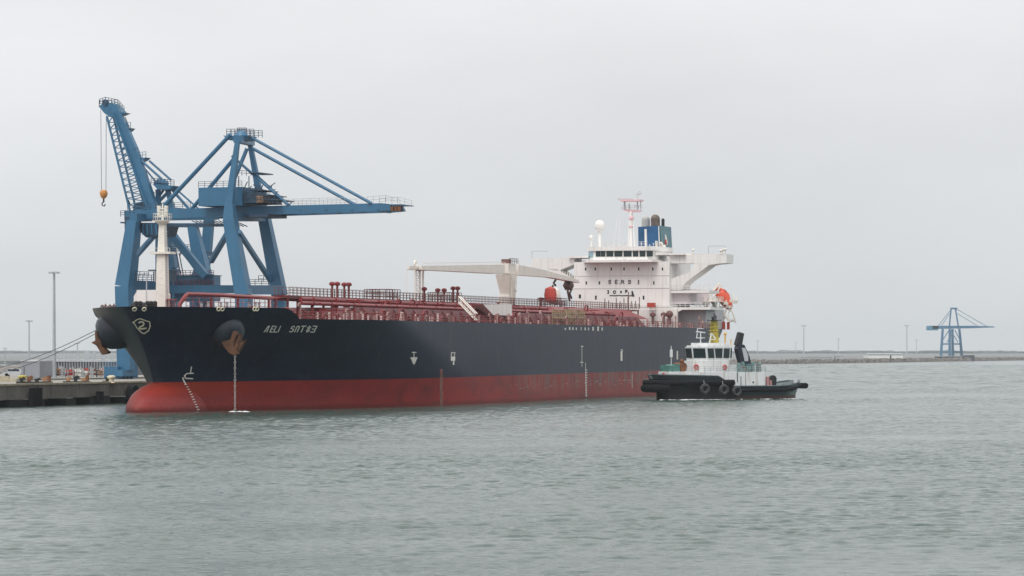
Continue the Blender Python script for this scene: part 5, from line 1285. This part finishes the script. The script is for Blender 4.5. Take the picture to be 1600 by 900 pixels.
mb.box(TB1-9, TB1-6, r_(262,0).y, r_(303,0).y, r_(0,398).z, r_(0,395).z); mb.bar(FP(280,396,TB1-(8)), FP(288,438,TB1-(8)), .16); mb.bar(FP(276,396,TB1-(8)), FP(284,438,TB1-(8)), .16)
cr2.part('gangway_tower', mb, M['bluedark'], smooth=None)
# hook block on its two ropes
p = r_(162, 303); hk = Thing('hook_block', 'orange hook block hanging on two ropes from the raised boom', 'hook block', tuple(p), port=True)
mb = MB(); mb.lathe(p, [(.1,-.95),(.45,-.75),(.75,-.2),(.78,.3),(.55,.7),(.1,.8)], 14); hk.part('block', mb, M['orange'])
mb = MB(); mb.bar(p-Vector((0,0,.9)), p-Vector((0,0,1.6)), .25); mb.path([p-Vector((0,0,1.5)), p-Vector((0,.35,1.8)), p-Vector((0,.3,2.2)), p-Vector((0,-.1,2.35)), p-Vector((0,-.35,2.0))], .12, 6); hk.part('hook', mb, M['black'], smooth=None)
mb = MB(); mb.tube(r_(157.5,172), r_(158.5,300), .055, n=5); mb.tube(r_(166,180), r_(165.5,300), .055, n=5); hk.part('rope', mb, M['cable'], smooth=None)

# ------------------------------------------------------------------ tug
TYAW = R(210); TL = AT(1131, 0, 553); TL.z = 0
tug = Thing('tug_boat', 'small black hulled tug with a white wheelhouse beside the tanker stern', 'boat', (0,0,0))
tug.o.location = TL; tug.o.rotation_euler.z = TYAW
cyw, syw = math.cos(TYAW), math.sin(TYAW)
def tug_y(px, x):   # column -> local y at station x
    k = (px-800)/FPX
    # world X = TL.x + x*cyw - y*syw ; Y = TL.y + x*syw + y*cyw
    return (TL.x + x*cyw - k*(TL.y + x*syw)) / (syw + k*cyw)
def t_half(x, s):   # half breadth, s = 0 waterline .. 1 rail
    u = abs(x)/15.2
    full = 5.2 if x > 0 else 5.0
    e_ = 3.0 if x > 0 else 4.5
    v = full*(max(0.0, 1-u**e_))**0.5
    return v*(0.86+0.14*s)
def t_rail(x): return 2.35 + 1.75*clamp((x-1.5)/3.0)**1.0 + .25*clamp((x-5)/10) + .9*clamp((-x-9)/6)**1.5
mb = MB(); NS = 60; lv = [-1.2, 0, .35, .7, 1.0]
for sg in (1, -1):
    g_ = []
    for li in range(len(lv)+1):
        row = []
        for i in range(NS+1):
            x = -15.15 + 30.3*i/NS
            if li <= 1: s = 0; z = lv[li] 
            else: s = lv[li-1] if li-1 < len(lv) else 1; z = t_rail(x)*(li-1)/(len(lv)-1)
            xs = x*((0.88 if x > 0 else 0.95)+(0.12 if x > 0 else 0.05)*s); row.append(len(mb.v)); mb.v.append(Vector((xs, sg*t_half(x, s), z)))
        g_.append(row)
    for a in range(len(g_)-1):
        for i in range(NS): mb.f.append((g_[a][i], g_[a][i+1], g_[a+1][i+1], g_[a+1][i]))
tm_ = bpy.data.materials.new('tug_hull_paint'); tm_.use_nodes = True; t_ = tm_.node_tree; b_ = t_.nodes['Principled BSDF']; b_.inputs['Roughness'].default_value = .45
co = t_.nodes.new('ShaderNodeTexCoord'); sx = t_.nodes.new('ShaderNodeSeparateXYZ'); t_.links.new(co.outputs['Object'], sx.inputs[0])
r1 = t_.nodes.new('ShaderNodeValToRGB'); r1.color_ramp.interpolation = 'LINEAR'
mr = t_.nodes.new('ShaderNodeMapRange'); mr.inputs[1].default_value = -16; mr.inputs[2].default_value = 16; t_.links.new(sx.outputs[0], mr.inputs[0]); t_.links.new(mr.outputs[0], r1.inputs[0])
cr_ = r1.color_ramp; cr_.elements[0].position = 0.0; cr_.elements[0].color = (.16,.20,.20,1); cr_.elements[1].position = .52; cr_.elements[1].color = (.006,.007,.010,1)
q = cr_.elements.new(.13); q.color = (.16,.21,.21,1); q = cr_.elements.new(.18); q.color = (.03,.05,.065,1); q = cr_.elements.new(.42); q.color = (.025,.045,.06,1)
r2 = t_.nodes.new('ShaderNodeMapRange'); r2.inputs[1].default_value = .85; r2.inputs[2].default_value = .6; t_.links.new(sx.outputs[2], r2.inputs[0])
r3 = t_.nodes.new('ShaderNodeMapRange'); r3.inputs[1].default_value = 1.5; r3.inputs[2].default_value = -1.5; t_.links.new(sx.outputs[0], r3.inputs[0])
ml = t_.nodes.new('ShaderNodeMath'); ml.operation = 'MULTIPLY'; t_.links.new(r2.outputs[0], ml.inputs[0]); t_.links.new(r3.outputs[0], ml.inputs[1])
gz = t_.nodes.new('ShaderNodeMapRange'); gz.inputs[1].default_value = 3.05; gz.inputs[2].default_value = 3.2; gz.inputs[4].default_value = .9; t_.links.new(sx.outputs[2], gz.inputs[0])
gm = t_.nodes.new('ShaderNodeMix'); gm.data_type = 'RGBA'; gm.inputs[7].default_value = (.035,.042,.045,1); t_.links.new(gz.outputs[0], gm.inputs[0]); t_.links.new(r1.outputs[0], gm.inputs[6])
mx = t_.nodes.new('ShaderNodeMix'); mx.data_type = 'RGBA'; mx.inputs[7].default_value = (.075,.04,.035,1); t_.links.new(ml.outputs[0], mx.inputs[0]); t_.links.new(gm.outputs[2], mx.inputs[6]); t_.links.new(mx.outputs[2], b_.inputs['Base Color'])
tug.part('hull', mb, tm_, smooth=50)
mb = MB()
for i in range(NS):
    x0_ = -14.9+29.8*i/NS; x1_ = -14.9+29.8*(i+1)/NS; k = len(mb.v)
    for x, in ((x0_,),(x1_,)): mb.v += [Vector((x, t_half(x,1)-.15, t_rail(x)-.75)), Vector((x, -t_half(x,1)+.15, t_rail(x)-.75))]
    mb.f.append((k, k+2, k+3, k+1))
tug.part('deck', mb, M['tuggrey'], smooth=None)
mb = MB()
pts = [Vector((x*1.0, t_half(x,1)-.05, t_rail(x)-.02)) for x in [-14.9+.5*i for i in range(60)] if x < 14.9]
mb.path(pts, .13, 6); pts = [Vector((p.x, -p.y, p.z)) for p in pts]; mb.path(pts, .13, 6)
tug.part('bulwark_cap', mb, M['tuggrey'], smooth=60)
# heavy bow fender
mb = MB(); arc = []
for i in range(41):
    x = 15.15 - 13.5*abs(i-20)/20*1.0; sg = 1 if i > 20 else -1
    ang = (i-20)/20
    xx = 15.05*math.cos(abs(ang)**1.0*math.pi*0.47) if True else x
    arc.append(Vector((xx+.2, math.copysign(max(0.0, t_half(min(xx,15.1),1))+.25, ang) if i != 20 else 0.0, 2.55)))
mb.path([Vector((v.x, v.y, 2.95)) for v in arc], .5, 12); mb.path([Vector((v.x+.1, v.y, 2.0)) for v in arc if v.x > 13.0], .72, 12)
tug.part('bow_fender', mb, M['rubber'], smooth=60)
mb = MB(); mb.path([Vector((x, t_half(x,1)+.12, t_rail(x)-.7)) for x in [-14.6+.6*i for i in range(25)]], .28, 8); mb.path([Vector((x, -t_half(x,1)-.12, t_rail(x)-.7)) for x in [-14.6+.6*i for i in range(25)]], .28, 8)
mb.tube((-15.2,3.0,2.3),(-15.2,-3.0,2.3),.5,n=12)
tug.part('side_fender', mb, M['rubber'], smooth=60)
# deckhouse
def house(mb, x0, x1, hw, z0, z1, cf=1.2, ca_=.8, tx=0.0):
    P2 = [(x1-cf, hw), (x1, hw-cf*1.1), (x1, -hw+cf*1.1), (x1-cf, -hw), (x0+ca_, -hw), (x0, -hw+ca_), (x0, hw-ca_), (x0+ca_, hw)]
    k = len(mb.v); mb.v += [Vector((x, y, z0)) for x, y in P2] + [Vector((x+tx*(1 if x > (x0+x1)/2 else -.3), y*(1+tx*.09), z1)) for x, y in P2]; n = 8
    mb.f.append(tuple(k+i for i in range(n))); mb.f.append(tuple(k+n+i for i in reversed(range(n))))
    for i in range(n): j = (i+1) % n; mb.f.append((k+i, k+n+i, k+n+j, k+j))
    return P2
mb = MB(); house(mb, -6.6, 9.2, 3.7, 1.6, 4.75, 1.8, .6); dh = tug.part('deckhouse', mb, M['tugwhite'], smooth=None)
mb = MB(); house(mb, .2, 7.2, 3.0, 4.75, 6.7, 1.4, .8); tug.part('upper_house', mb, M['tugwhite'], smooth=None)
mb = MB(); house(mb, -.2, 7.0, 2.9, 6.7, 9.05, 1.7, .9, .35); wv = tug.part('wheelhouse', mb, M['tugwhite'], smooth=None)
mb = MB(); house(mb, .1, 7.0, 2.9, 9.05, 9.3, 1.7, .9); house(mb, .9, 6.2, 2.3, 9.3, 9.75, 1.3, .7); tug.part('wheelhouse_roof', mb, M['tugwhite'], smooth=None)
# wheelhouse windows as panes set proud of the leaning walls
P2 = [(7.0-1.7, 2.9), (7.0, 2.9-1.87), (7.0, -2.9+1.87), (7.0-1.7, -2.9), (-.2+.9, -2.9), (-.2, -2), (-.2, 2), (.7, 2.9)]
def wallpt(i, u, v, off=.05):
    (x0, y0), (x1, y1) = P2[i], P2[(i+1) % 8]; x = x0+(x1-x0)*u; y = y0+(y1-y0)*u; z = 6.7+2.35*v
    sft = .35*v; 
    xx = x + sft*(1 if x > 3.4 else -.3); yy = y*(1+.35*.09*v)
    n = Vector((y1-y0, -(x1-x0), 0)).normalized(); c = Vector((3.4,0,0))
    if n.dot(Vector((x,y,0))-c) < 0: n = -n
    return Vector((xx, yy, z)) + n*off
def pane(i, u0, u1, v0=.20, v1=.90, m_=M['glass'], nm='window'):
    mb = MB(); mb.quadbox([wallpt(i,u0,v0,-.02), wallpt(i,u1,v0,-.02), wallpt(i,u1,v0,.06), wallpt(i,u0,v0,.06), wallpt(i,u0,v1,-.02), wallpt(i,u1,v1,-.02), wallpt(i,u1,v1,.06), wallpt(i,u0,v1,.06)])
    tug.part(nm, mb, m_, parent=wv, smooth=None)
pane(0, .08, .92); pane(1, .06, .94); pane(2, .08, .92)
for u0, u1 in ((.04,.3),(.36,.62),(.68,.95)): pane(3, u0, u1); pane(7, u0, u1)
pane(6, .1, .9); pane(4, .1, .9); pane(5, .1, .45); pane(5, .55, .9)
for px, py in ((1131,592.5),(1143,591.8),(1176,594.5)):
    k_ = (px-1131)/-7.9; mb = MB(); x = (1131-px)/7.85+3.7*.577; z = 1.6+(607-py)/9.2
    mb.tube((x, 3.66, z), (x, 3.74, z), .17, n=12); tug.part('porthole', mb, M['black'], parent=dh)
mb = MB(); x = (1131-1163)/7.85+2.1; mb.box(x-.03, x+.03, 3.7, 3.75, 1.7, 4.7); mb.box(x+1.6, x+1.75, 3.7, 3.8, 3.0, 4.7); mb.box(x+.9, x+1.0, 3.7, 3.8, 2.2, 4.0); tug.part('pipe_runs', mb, M['tuggrey'], parent=dh, smooth=None)
mb = MB(); mb.rail([(9.0,2.0,4.75),(7.6,3.6,4.75),(-6.2,3.6,4.75),(-6.4,-3.6,4.75)], .9, 1.2, .06, 3); tug.part('deckhouse_railing', mb, M['galv'], smooth=None)
# funnels, navy with a pale panel
for yy in (0.6,):
    mb = MB(); 
    def fs(x, z): return Vector((x, yy-.6, z))
    mb.prism([fs(-3.4,4.75), fs(-5.1,4.75), fs(-4.6,7.3), fs(-3.5,9.4), fs(-2.4,9.6), fs(-2.1,8.7), fs(-2.6,7.0)], (0,1.2,0)); fu = tug.part('funnel', mb, M['navy'], smooth=None)
    mb = MB(); mb.bar(Vector((-2.5,yy,9.3)), Vector((-3.1,yy,11.5)), 1.0, 1.1, .9, .9); tug.part('exhaust', mb, M['black'], parent=fu, smooth=None)
    mb = MB(); mb.prism([Vector((-2.9,yy+.61,8.9)), Vector((-3.6,yy+.61,8.9)), Vector((-4.2,yy+.61,7.6)), Vector((-4.25,yy+.61,6.6)), Vector((-3.5,yy+.61,6.6))], (0,.05,0)); tug.part('funnel_panel', mb, M['shedlight'], parent=fu, smooth=None)
# mast, radar, lights
mb = MB(); mx_ = 2.0
for z in (0,): mb.bar((mx_,0,9.7), (mx_,0,13.6), 1.3, 1.1, .9, .8)
for i in range(6): mb.box(mx_-.75, mx_+.75, -.66, .66, 10+i*.6, 10.1+i*.6)
ms = tug.part('mast', mb, M['yellow'], smooth=None)
mb = MB(); mb.box(mx_-.9, mx_+.9, -.9, .9, 13.6, 13.7); mb.bar((mx_,0,13.7),(mx_,0,14.8),.16); mb.bar((mx_-.9,-.6,14.2),(mx_+.9,.6,14.2),.16,.2); mb.ball((mx_+.5,.4,13.95),.28,8); mb.bar((mx_-.6,-.4,13.7),(mx_-.6,-.4,14.6),.12); tug.part('mast_head', mb, M['black'], parent=ms, smooth=None)
mb = MB(); mb.bar((5.6,1.2,9.75),(5.6,1.2,11.6),.14); mb.bar((4.7,1.2,11.5),(6.5,1.2,11.7),.2); mb.bar((4.7,1.2,10.6),(6.5,1.2,10.6),.14); mb.bar((6.4,1.2,10.6),(6.2,1.2,12.2),.12); mb.bar((5,1.2,12.2),(6.3,1.2,12.2),.12)
mb.bar((3.9,1.4,9.75),(3.5,1.4,11.4),.16); mb.bar((3.5,1.4,11.4),(2.6,1.4,10.4),.16); mb.bar((3.9,1.4,10.3),(2.7,1.4,10.4),.12); tug.part('radar_frame', mb, M['tugwhite'], smooth=None)
mb = MB(); mb.bar((.8,1.6,9.7),(.8,1.6,11.2),.2); mb.ball((.8,1.6,11.3),.28,8); mb.bar((-.4,1.6,9.3),(-.4,1.6,10.4),.14); tug.part('signal_lamp', mb, mat('amber_lamp_paint', (0.75,0.45,0.12), .5), smooth=None)
mb = MB(); mb.bar((11.2,.6,4.2),(11.2,.6,9.2),.1); mb.box(11.0,11.4,.45,.75,7.3,8.6); tug.part('fore_staff', mb, M['tugwhite'], smooth=None)
# foredeck: white winch house, winch, life rings
mb = MB(); mb.box(8.6, 12.4, -1.6, 1.6, 3.2, 4.85); tug.part('winch_housing', mb, M['tugwhite'], smooth=None)
mb = MB(); mb.tube((10.8,-1.3,5.4),(10.8,1.3,5.4),.65,n=14); mb.box(9.8,10.2,-1.2,1.2,4.85,6.1); mb.box(11.5,12.1,-1.4,1.4,4.85,5.9); tug.part('towing_winch', mb, M['teal'])
mb = MB(); mb.tube((9.1,-1,5.6),(9.1,1.2,5.6),.8,n=14); mb.ball((9.2,.9,6.6),.4,8); tug.part('rope_drum', mb, M['rust'])
for (x, y, z, n) in ((6.9,1.9,5.6,(.6,.8,0)), (1.9,3.08,5.55,(0,1,0)), (9.6,2.6,3.9,(.6,.8,0)), (12.9,1.0,4.2,(1,.2,0))):
    mb = MB(); mb.torus((x+n[0]*.15, y+n[1]*.1, z), n, .34, .14, 16, 6); tug.part('life_ring', mb, M['red'])
mb = MB(); rnd = random.Random(6)
for i in range(16): mb.cut(); x = rnd.uniform(-6,-.8); y = rnd.uniform(1.8,3.4); mb.box(x, x+.45, y-.3, y+.1, 4.75, 4.75+rnd.uniform(.5,1.8))
mb.cut(); mb.tube((-5.6,2.6,4.75),(-5.6,2.6,6.3),.3,n=8); mb.cut(); mb.tube((-4.9,3.0,4.75),(-4.9,3.0,6.0),.25,n=8); tug.each('deck_gear', mb, mat('tug_gear_paint', (0.14,0.27,0.27), .5, .6, 1.5, (0.4,0.1,0.07), .8), smooth=None)
mb = MB(); mb.box(-8.6,-7.2,-1,1,1.6,3.6); mb.tube((-9.3,-1.2,2.6),(-9.3,1.2,2.6),.9,n=14); mb.tube((-9.3,1.0,3.4),(-9.3,1.5,3.4),.75,n=14); tug.part('towing_hook', mb, M['black'])
mb = MB(); mb.box(-7.3,-6.8,2.6,3.2,1.7,3.9); mb.box(-8.0,-7.6,2.4,3.0,1.7,3.3); tug.part('aft_locker', mb, mat('rosy_locker_paint', (0.5,0.25,0.25), .6, .3), smooth=None)
mb = MB(); x_ = -11.4; mb.torus((x_, t_half(x_,.9)+.05, 1.75), (0.15,1,0), .3, .1, 12, 6); tug.part('fairlead', mb, M['black'])
# tyres hung along the port bow
def tyre(px, py, label, R1):
    x = None
    for i in range(300):
        xx = 14-.1*i
        X = TL.x + xx*cyw - (t_half(xx,1)+.35)*syw; Y = TL.y + xx*syw + (t_half(xx,1)+.35)*cyw
        if 800+FPX*X/Y > px: x = xx; break
    y = t_half(x,1)+.62; Y = TL.y + x*syw + y*cyw; z = CAM_H-(py-YH)/FPX*Y
    dydx = (t_half(x-.3,1)-t_half(x+.3,1))/.6; n = Vector((dydx,1,0)).normalized(); c = Vector((x,y,z)) + n*.55
    wp = Vector((TL.x + c.x*cyw - c.y*syw, TL.y + c.x*syw + c.y*cyw, c.z)); ang = TYAW
    th = Thing('tyre_fender', label, 'tyre', (0,0,0), group='tyres hung on the tug side'); th.o.location = wp; th.o.rotation_euler.z = ang
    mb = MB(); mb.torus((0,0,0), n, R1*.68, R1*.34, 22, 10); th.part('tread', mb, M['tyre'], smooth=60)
    mb = MB(); mb.bar(Vector((0,0,R1*.5))-n*.2, Vector((0,0,R1*.5+1.0))-n*.45, .07); th.part('hanging_chain', mb, M['galv'], smooth=None)
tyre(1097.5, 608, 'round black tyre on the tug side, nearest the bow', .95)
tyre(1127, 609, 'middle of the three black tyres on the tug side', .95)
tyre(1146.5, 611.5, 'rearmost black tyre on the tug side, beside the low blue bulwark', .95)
# bow wave and wake foam
def foam(name, label, poly_pts, z=.02, seed=1, org=(0,0,0)):
    mb = MB(); rnd = random.Random(seed)
    for (x, y, rx, ry) in poly_pts:
        n = 9; k = len(mb.v); h_ = rnd.uniform(.05,.16)
        ring = [Vector((x+rx*math.cos(2*math.pi*i/n)*rnd.uniform(.6,1.1), y+ry*math.sin(2*math.pi*i/n)*rnd.uniform(.6,1.1), .0)) for i in range(n)]
        mb.v += [Vector((x,y,z+h_))] + ring
        for i in range(n): mb.f.append((k, k+1+i, k+1+(i+1)%n))
    o = emit(name, mb, M['foam'], smooth=60); tag(o, label, 'foam', kind='stuff'); return o
rnd = random.Random(40); pts = []
for i in range(190):
    x = rnd.uniform(-14.5, 14.6); y = t_half(x, 0)+abs(rnd.gauss(0,.5))+(.6 if rnd.random() < .15 else 0)
    if x < 3 and rnd.random() < .75: continue
    pts.append((TL.x + x*cyw - y*syw, TL.y + x*syw + y*cyw, rnd.uniform(.2,1.1), rnd.uniform(.08,.3)))
foam('foam', 'thin white bow wave along the tug waterline', pts)
pts = []; fx = wld(CHAIN_FOOT[0], CHAIN_FOOT[1], 0)
for i in range(10): pts.append((fx.x+rnd.gauss(0,.6), fx.y+rnd.gauss(0,.35), rnd.uniform(.2,.8), rnd.uniform(.08,.2)))
foam('foam', 'white foam where the anchor chain meets the water', pts, seed=4)

# ------------------------------------------------------------------ far shore things
p = AT(1490, 0, 3700); p.z = 2.4
fc = Thing('distant_crane', 'hazy blue container crane far away beyond the water, standing on a dark base', 'crane', p)
DC = 3700
def d_(px, py, dd=0): return AT(px, py, DC+dd*1.4)
qs_ = Thing('portside_block', 'low dark blue grey block of sheds at the foot of the distant crane', 'building', AT(1490, 0, 2620))
mb = MB(); mb.box(AT(1464,0,2620).x, AT(1503,0,2620).x, 2610, 2635, 1, AT(0,557,2620).z); qs_.part('wall', mb, M['farblock'], smooth=None)
mb = MB(); mb.box(AT(1503.2,0,2620).x, AT(1519,0,2620).x, 2606, 2632, 0.5, AT(0,555,2620).z); qs_.part('annex', mb, M['farblock'], smooth=None)
mb = MB(); mb.box(AT(1463,0,2620).x, AT(1503,0,2620).x, 2609, 2636, AT(0,557,2620).z, AT(0,556.3,2620).z); qs_.part('roof', mb, M['galv'], smooth=None)
for (x0, x1, dd) in ((1470,1473,0),(1484,1484,0),(1489,1488,22),(1503,1499,22)):
    mb = MB(); mb.bar(d_(x0,559,dd), d_(x1,514,dd), 3.0, 3.0, 2.4, 2.4); 
    fc.part('leg', mb, BL, smooth=None)
for yy in (537.5, 550): mb = MB(); mb.bar(d_(1472,yy), d_(1486,yy), 1.6); mb.bar(d_(1488,yy,22), d_(1502,yy,22), 1.6); fc.part('cross_beam', mb, BL, smooth=None)
mb = MB(); mb.prism([d_(1457,509), d_(1520,509), d_(1553,510), d_(1555,511.5), d_(1520,512.8), d_(1457,514)], (0,16,0)); fc.part('boom', mb, BL, smooth=None)
mb = MB(); mb.box(d_(1451,0).x, d_(1466,0).x, DC, DC+22, d_(0,516).z, d_(0,509).z); fc.part('machinery_house', mb, mat('distant_cyan_house', (0.05,0.22,0.34), .5), smooth=None)
mb = MB(); mb.bar(d_(1483,514), d_(1486,483), 1.5); mb.bar(d_(1498,514), d_(1493,483), 1.5); mb.bar(d_(1485,482), d_(1495.5,482), 3.2, 2.0); fc.part('apex_frame', mb, BL, smooth=None)
mb = MB()
for (x0,y0,x1,y1) in ((1495,483,1541,509.5),(1496,490,1527,509),(1485,485,1466,509),(1484,490,1471,509)): mb.bar(d_(x0,y0), d_(x1,y1), .6)
fc.part('stay', mb, BL, smooth=None)
mb = MB()
for (x0,y0,x1,y1) in ((1483,516,1473,531),(1485,516,1497,535),(1492,516,1502,535),(1490,516,1480,535)): mb.bar(d_(x0,y0), d_(x1,y1), .9)
fc.part('brace', mb, BL, smooth=None)
p = AT(1356, 0, 2600); p.z = 2.4; fw = Thing('white_warehouse', 'long low white warehouse on the far shore left of the distant crane', 'warehouse', p)
x1 = AT(1411, 0, 2600).x; mb = MB(); mb.box(p.x, x1, 2600, 2630, 2.4, AT(0,553,2600).z); fw.part('wall', mb, M['farwhite'], smooth=None)
mb = MB(); mb.prism([Vector((p.x-.5,2599,AT(0,553,2600).z)), Vector((p.x-.5,2631,AT(0,553,2600).z)), Vector((p.x-.5,2615,AT(0,552,2600).z))], (x1-p.x+1,0,0)); fw.part('roof', mb, M['galv'], smooth=None)
mb = MB(); xx = AT(1390.5,0,2600).x; mb.box(xx, xx+1.2, 2599.8, 2600, 2.4, 4.5); fw.part('door', mb, M['black'], smooth=None)
for (px, yt, D_, lab, r) in ((1256, 508.5, 3300, 'tall hazy lighting mast on the far shore right of the tug', .75), (1417, 508.5, 3500, 'tall hazy lighting mast right of the white warehouse', .75),
    (1310, 529.5, 4200, 'shorter hazy lighting mast midway between the tug and the white warehouse', .6), (1243.5, 535, 5000, 'faint short mast just left of the tall far mast', .6),
    (1432, 531, 4600, 'faint short mast just left of the distant crane', .6), (1184, 532.5, 4600, 'faint short mast close to the tug funnel', .6)):
    mast_at(px, yt, 0, lab, z0=2.3, D=D_, r=r, wide=r*3.2)
# low pale sheds in the haze on the far shore
for i, (x0, x1, y_) in enumerate(((1306,1318,557.5),(1255,1300,558.5))):
    D_ = 2650; p = AT(x0,0,D_); p.z = 2.4; th = Thing('low_shed', ['small pale shed below the midway mast on the far shore', 'long low shed near the foot of the tall far mast'][i], 'shed', p)
    mb = MB(); mb.box(p.x, AT(x1,0,D_).x, D_, D_+15, 2.4, AT(0,y_-.8,D_).z); th.part('wall', mb, M['shedlight'], smooth=None); mb = MB(); mb.box(p.x-.6, AT(x1,0,D_).x+.6, D_-.5, D_+15.5, AT(0,y_-.8,D_).z, AT(0,y_-1.3,D_).z); th.part('roof', mb, M['galv'], smooth=None)

# ------------------------------------------------------------------ haze
mb = MB(); mb.box(-6000, 6000, -500, 13300, -4.5, 85)
hz = emit('haze', mb, M['foam'], smooth=None); tag(hz, kind='stuff')
hm = bpy.data.materials.new('haze_air'); hm.use_nodes = True; t = hm.node_tree; t.nodes.clear()
o_ = t.nodes.new('ShaderNodeOutputMaterial'); v = t.nodes.new('ShaderNodeVolumePrincipled'); v.inputs['Density'].default_value = HAZE
v.inputs['Color'].default_value = (0.76, 0.80, 0.835, 1); v.inputs['Anisotropy'].default_value = 0.0
t.links.new(v.outputs[0], o_.inputs['Volume']); hz.data.materials.clear(); hz.data.materials.append(hm)
hm.cycles.homogeneous_volume = True
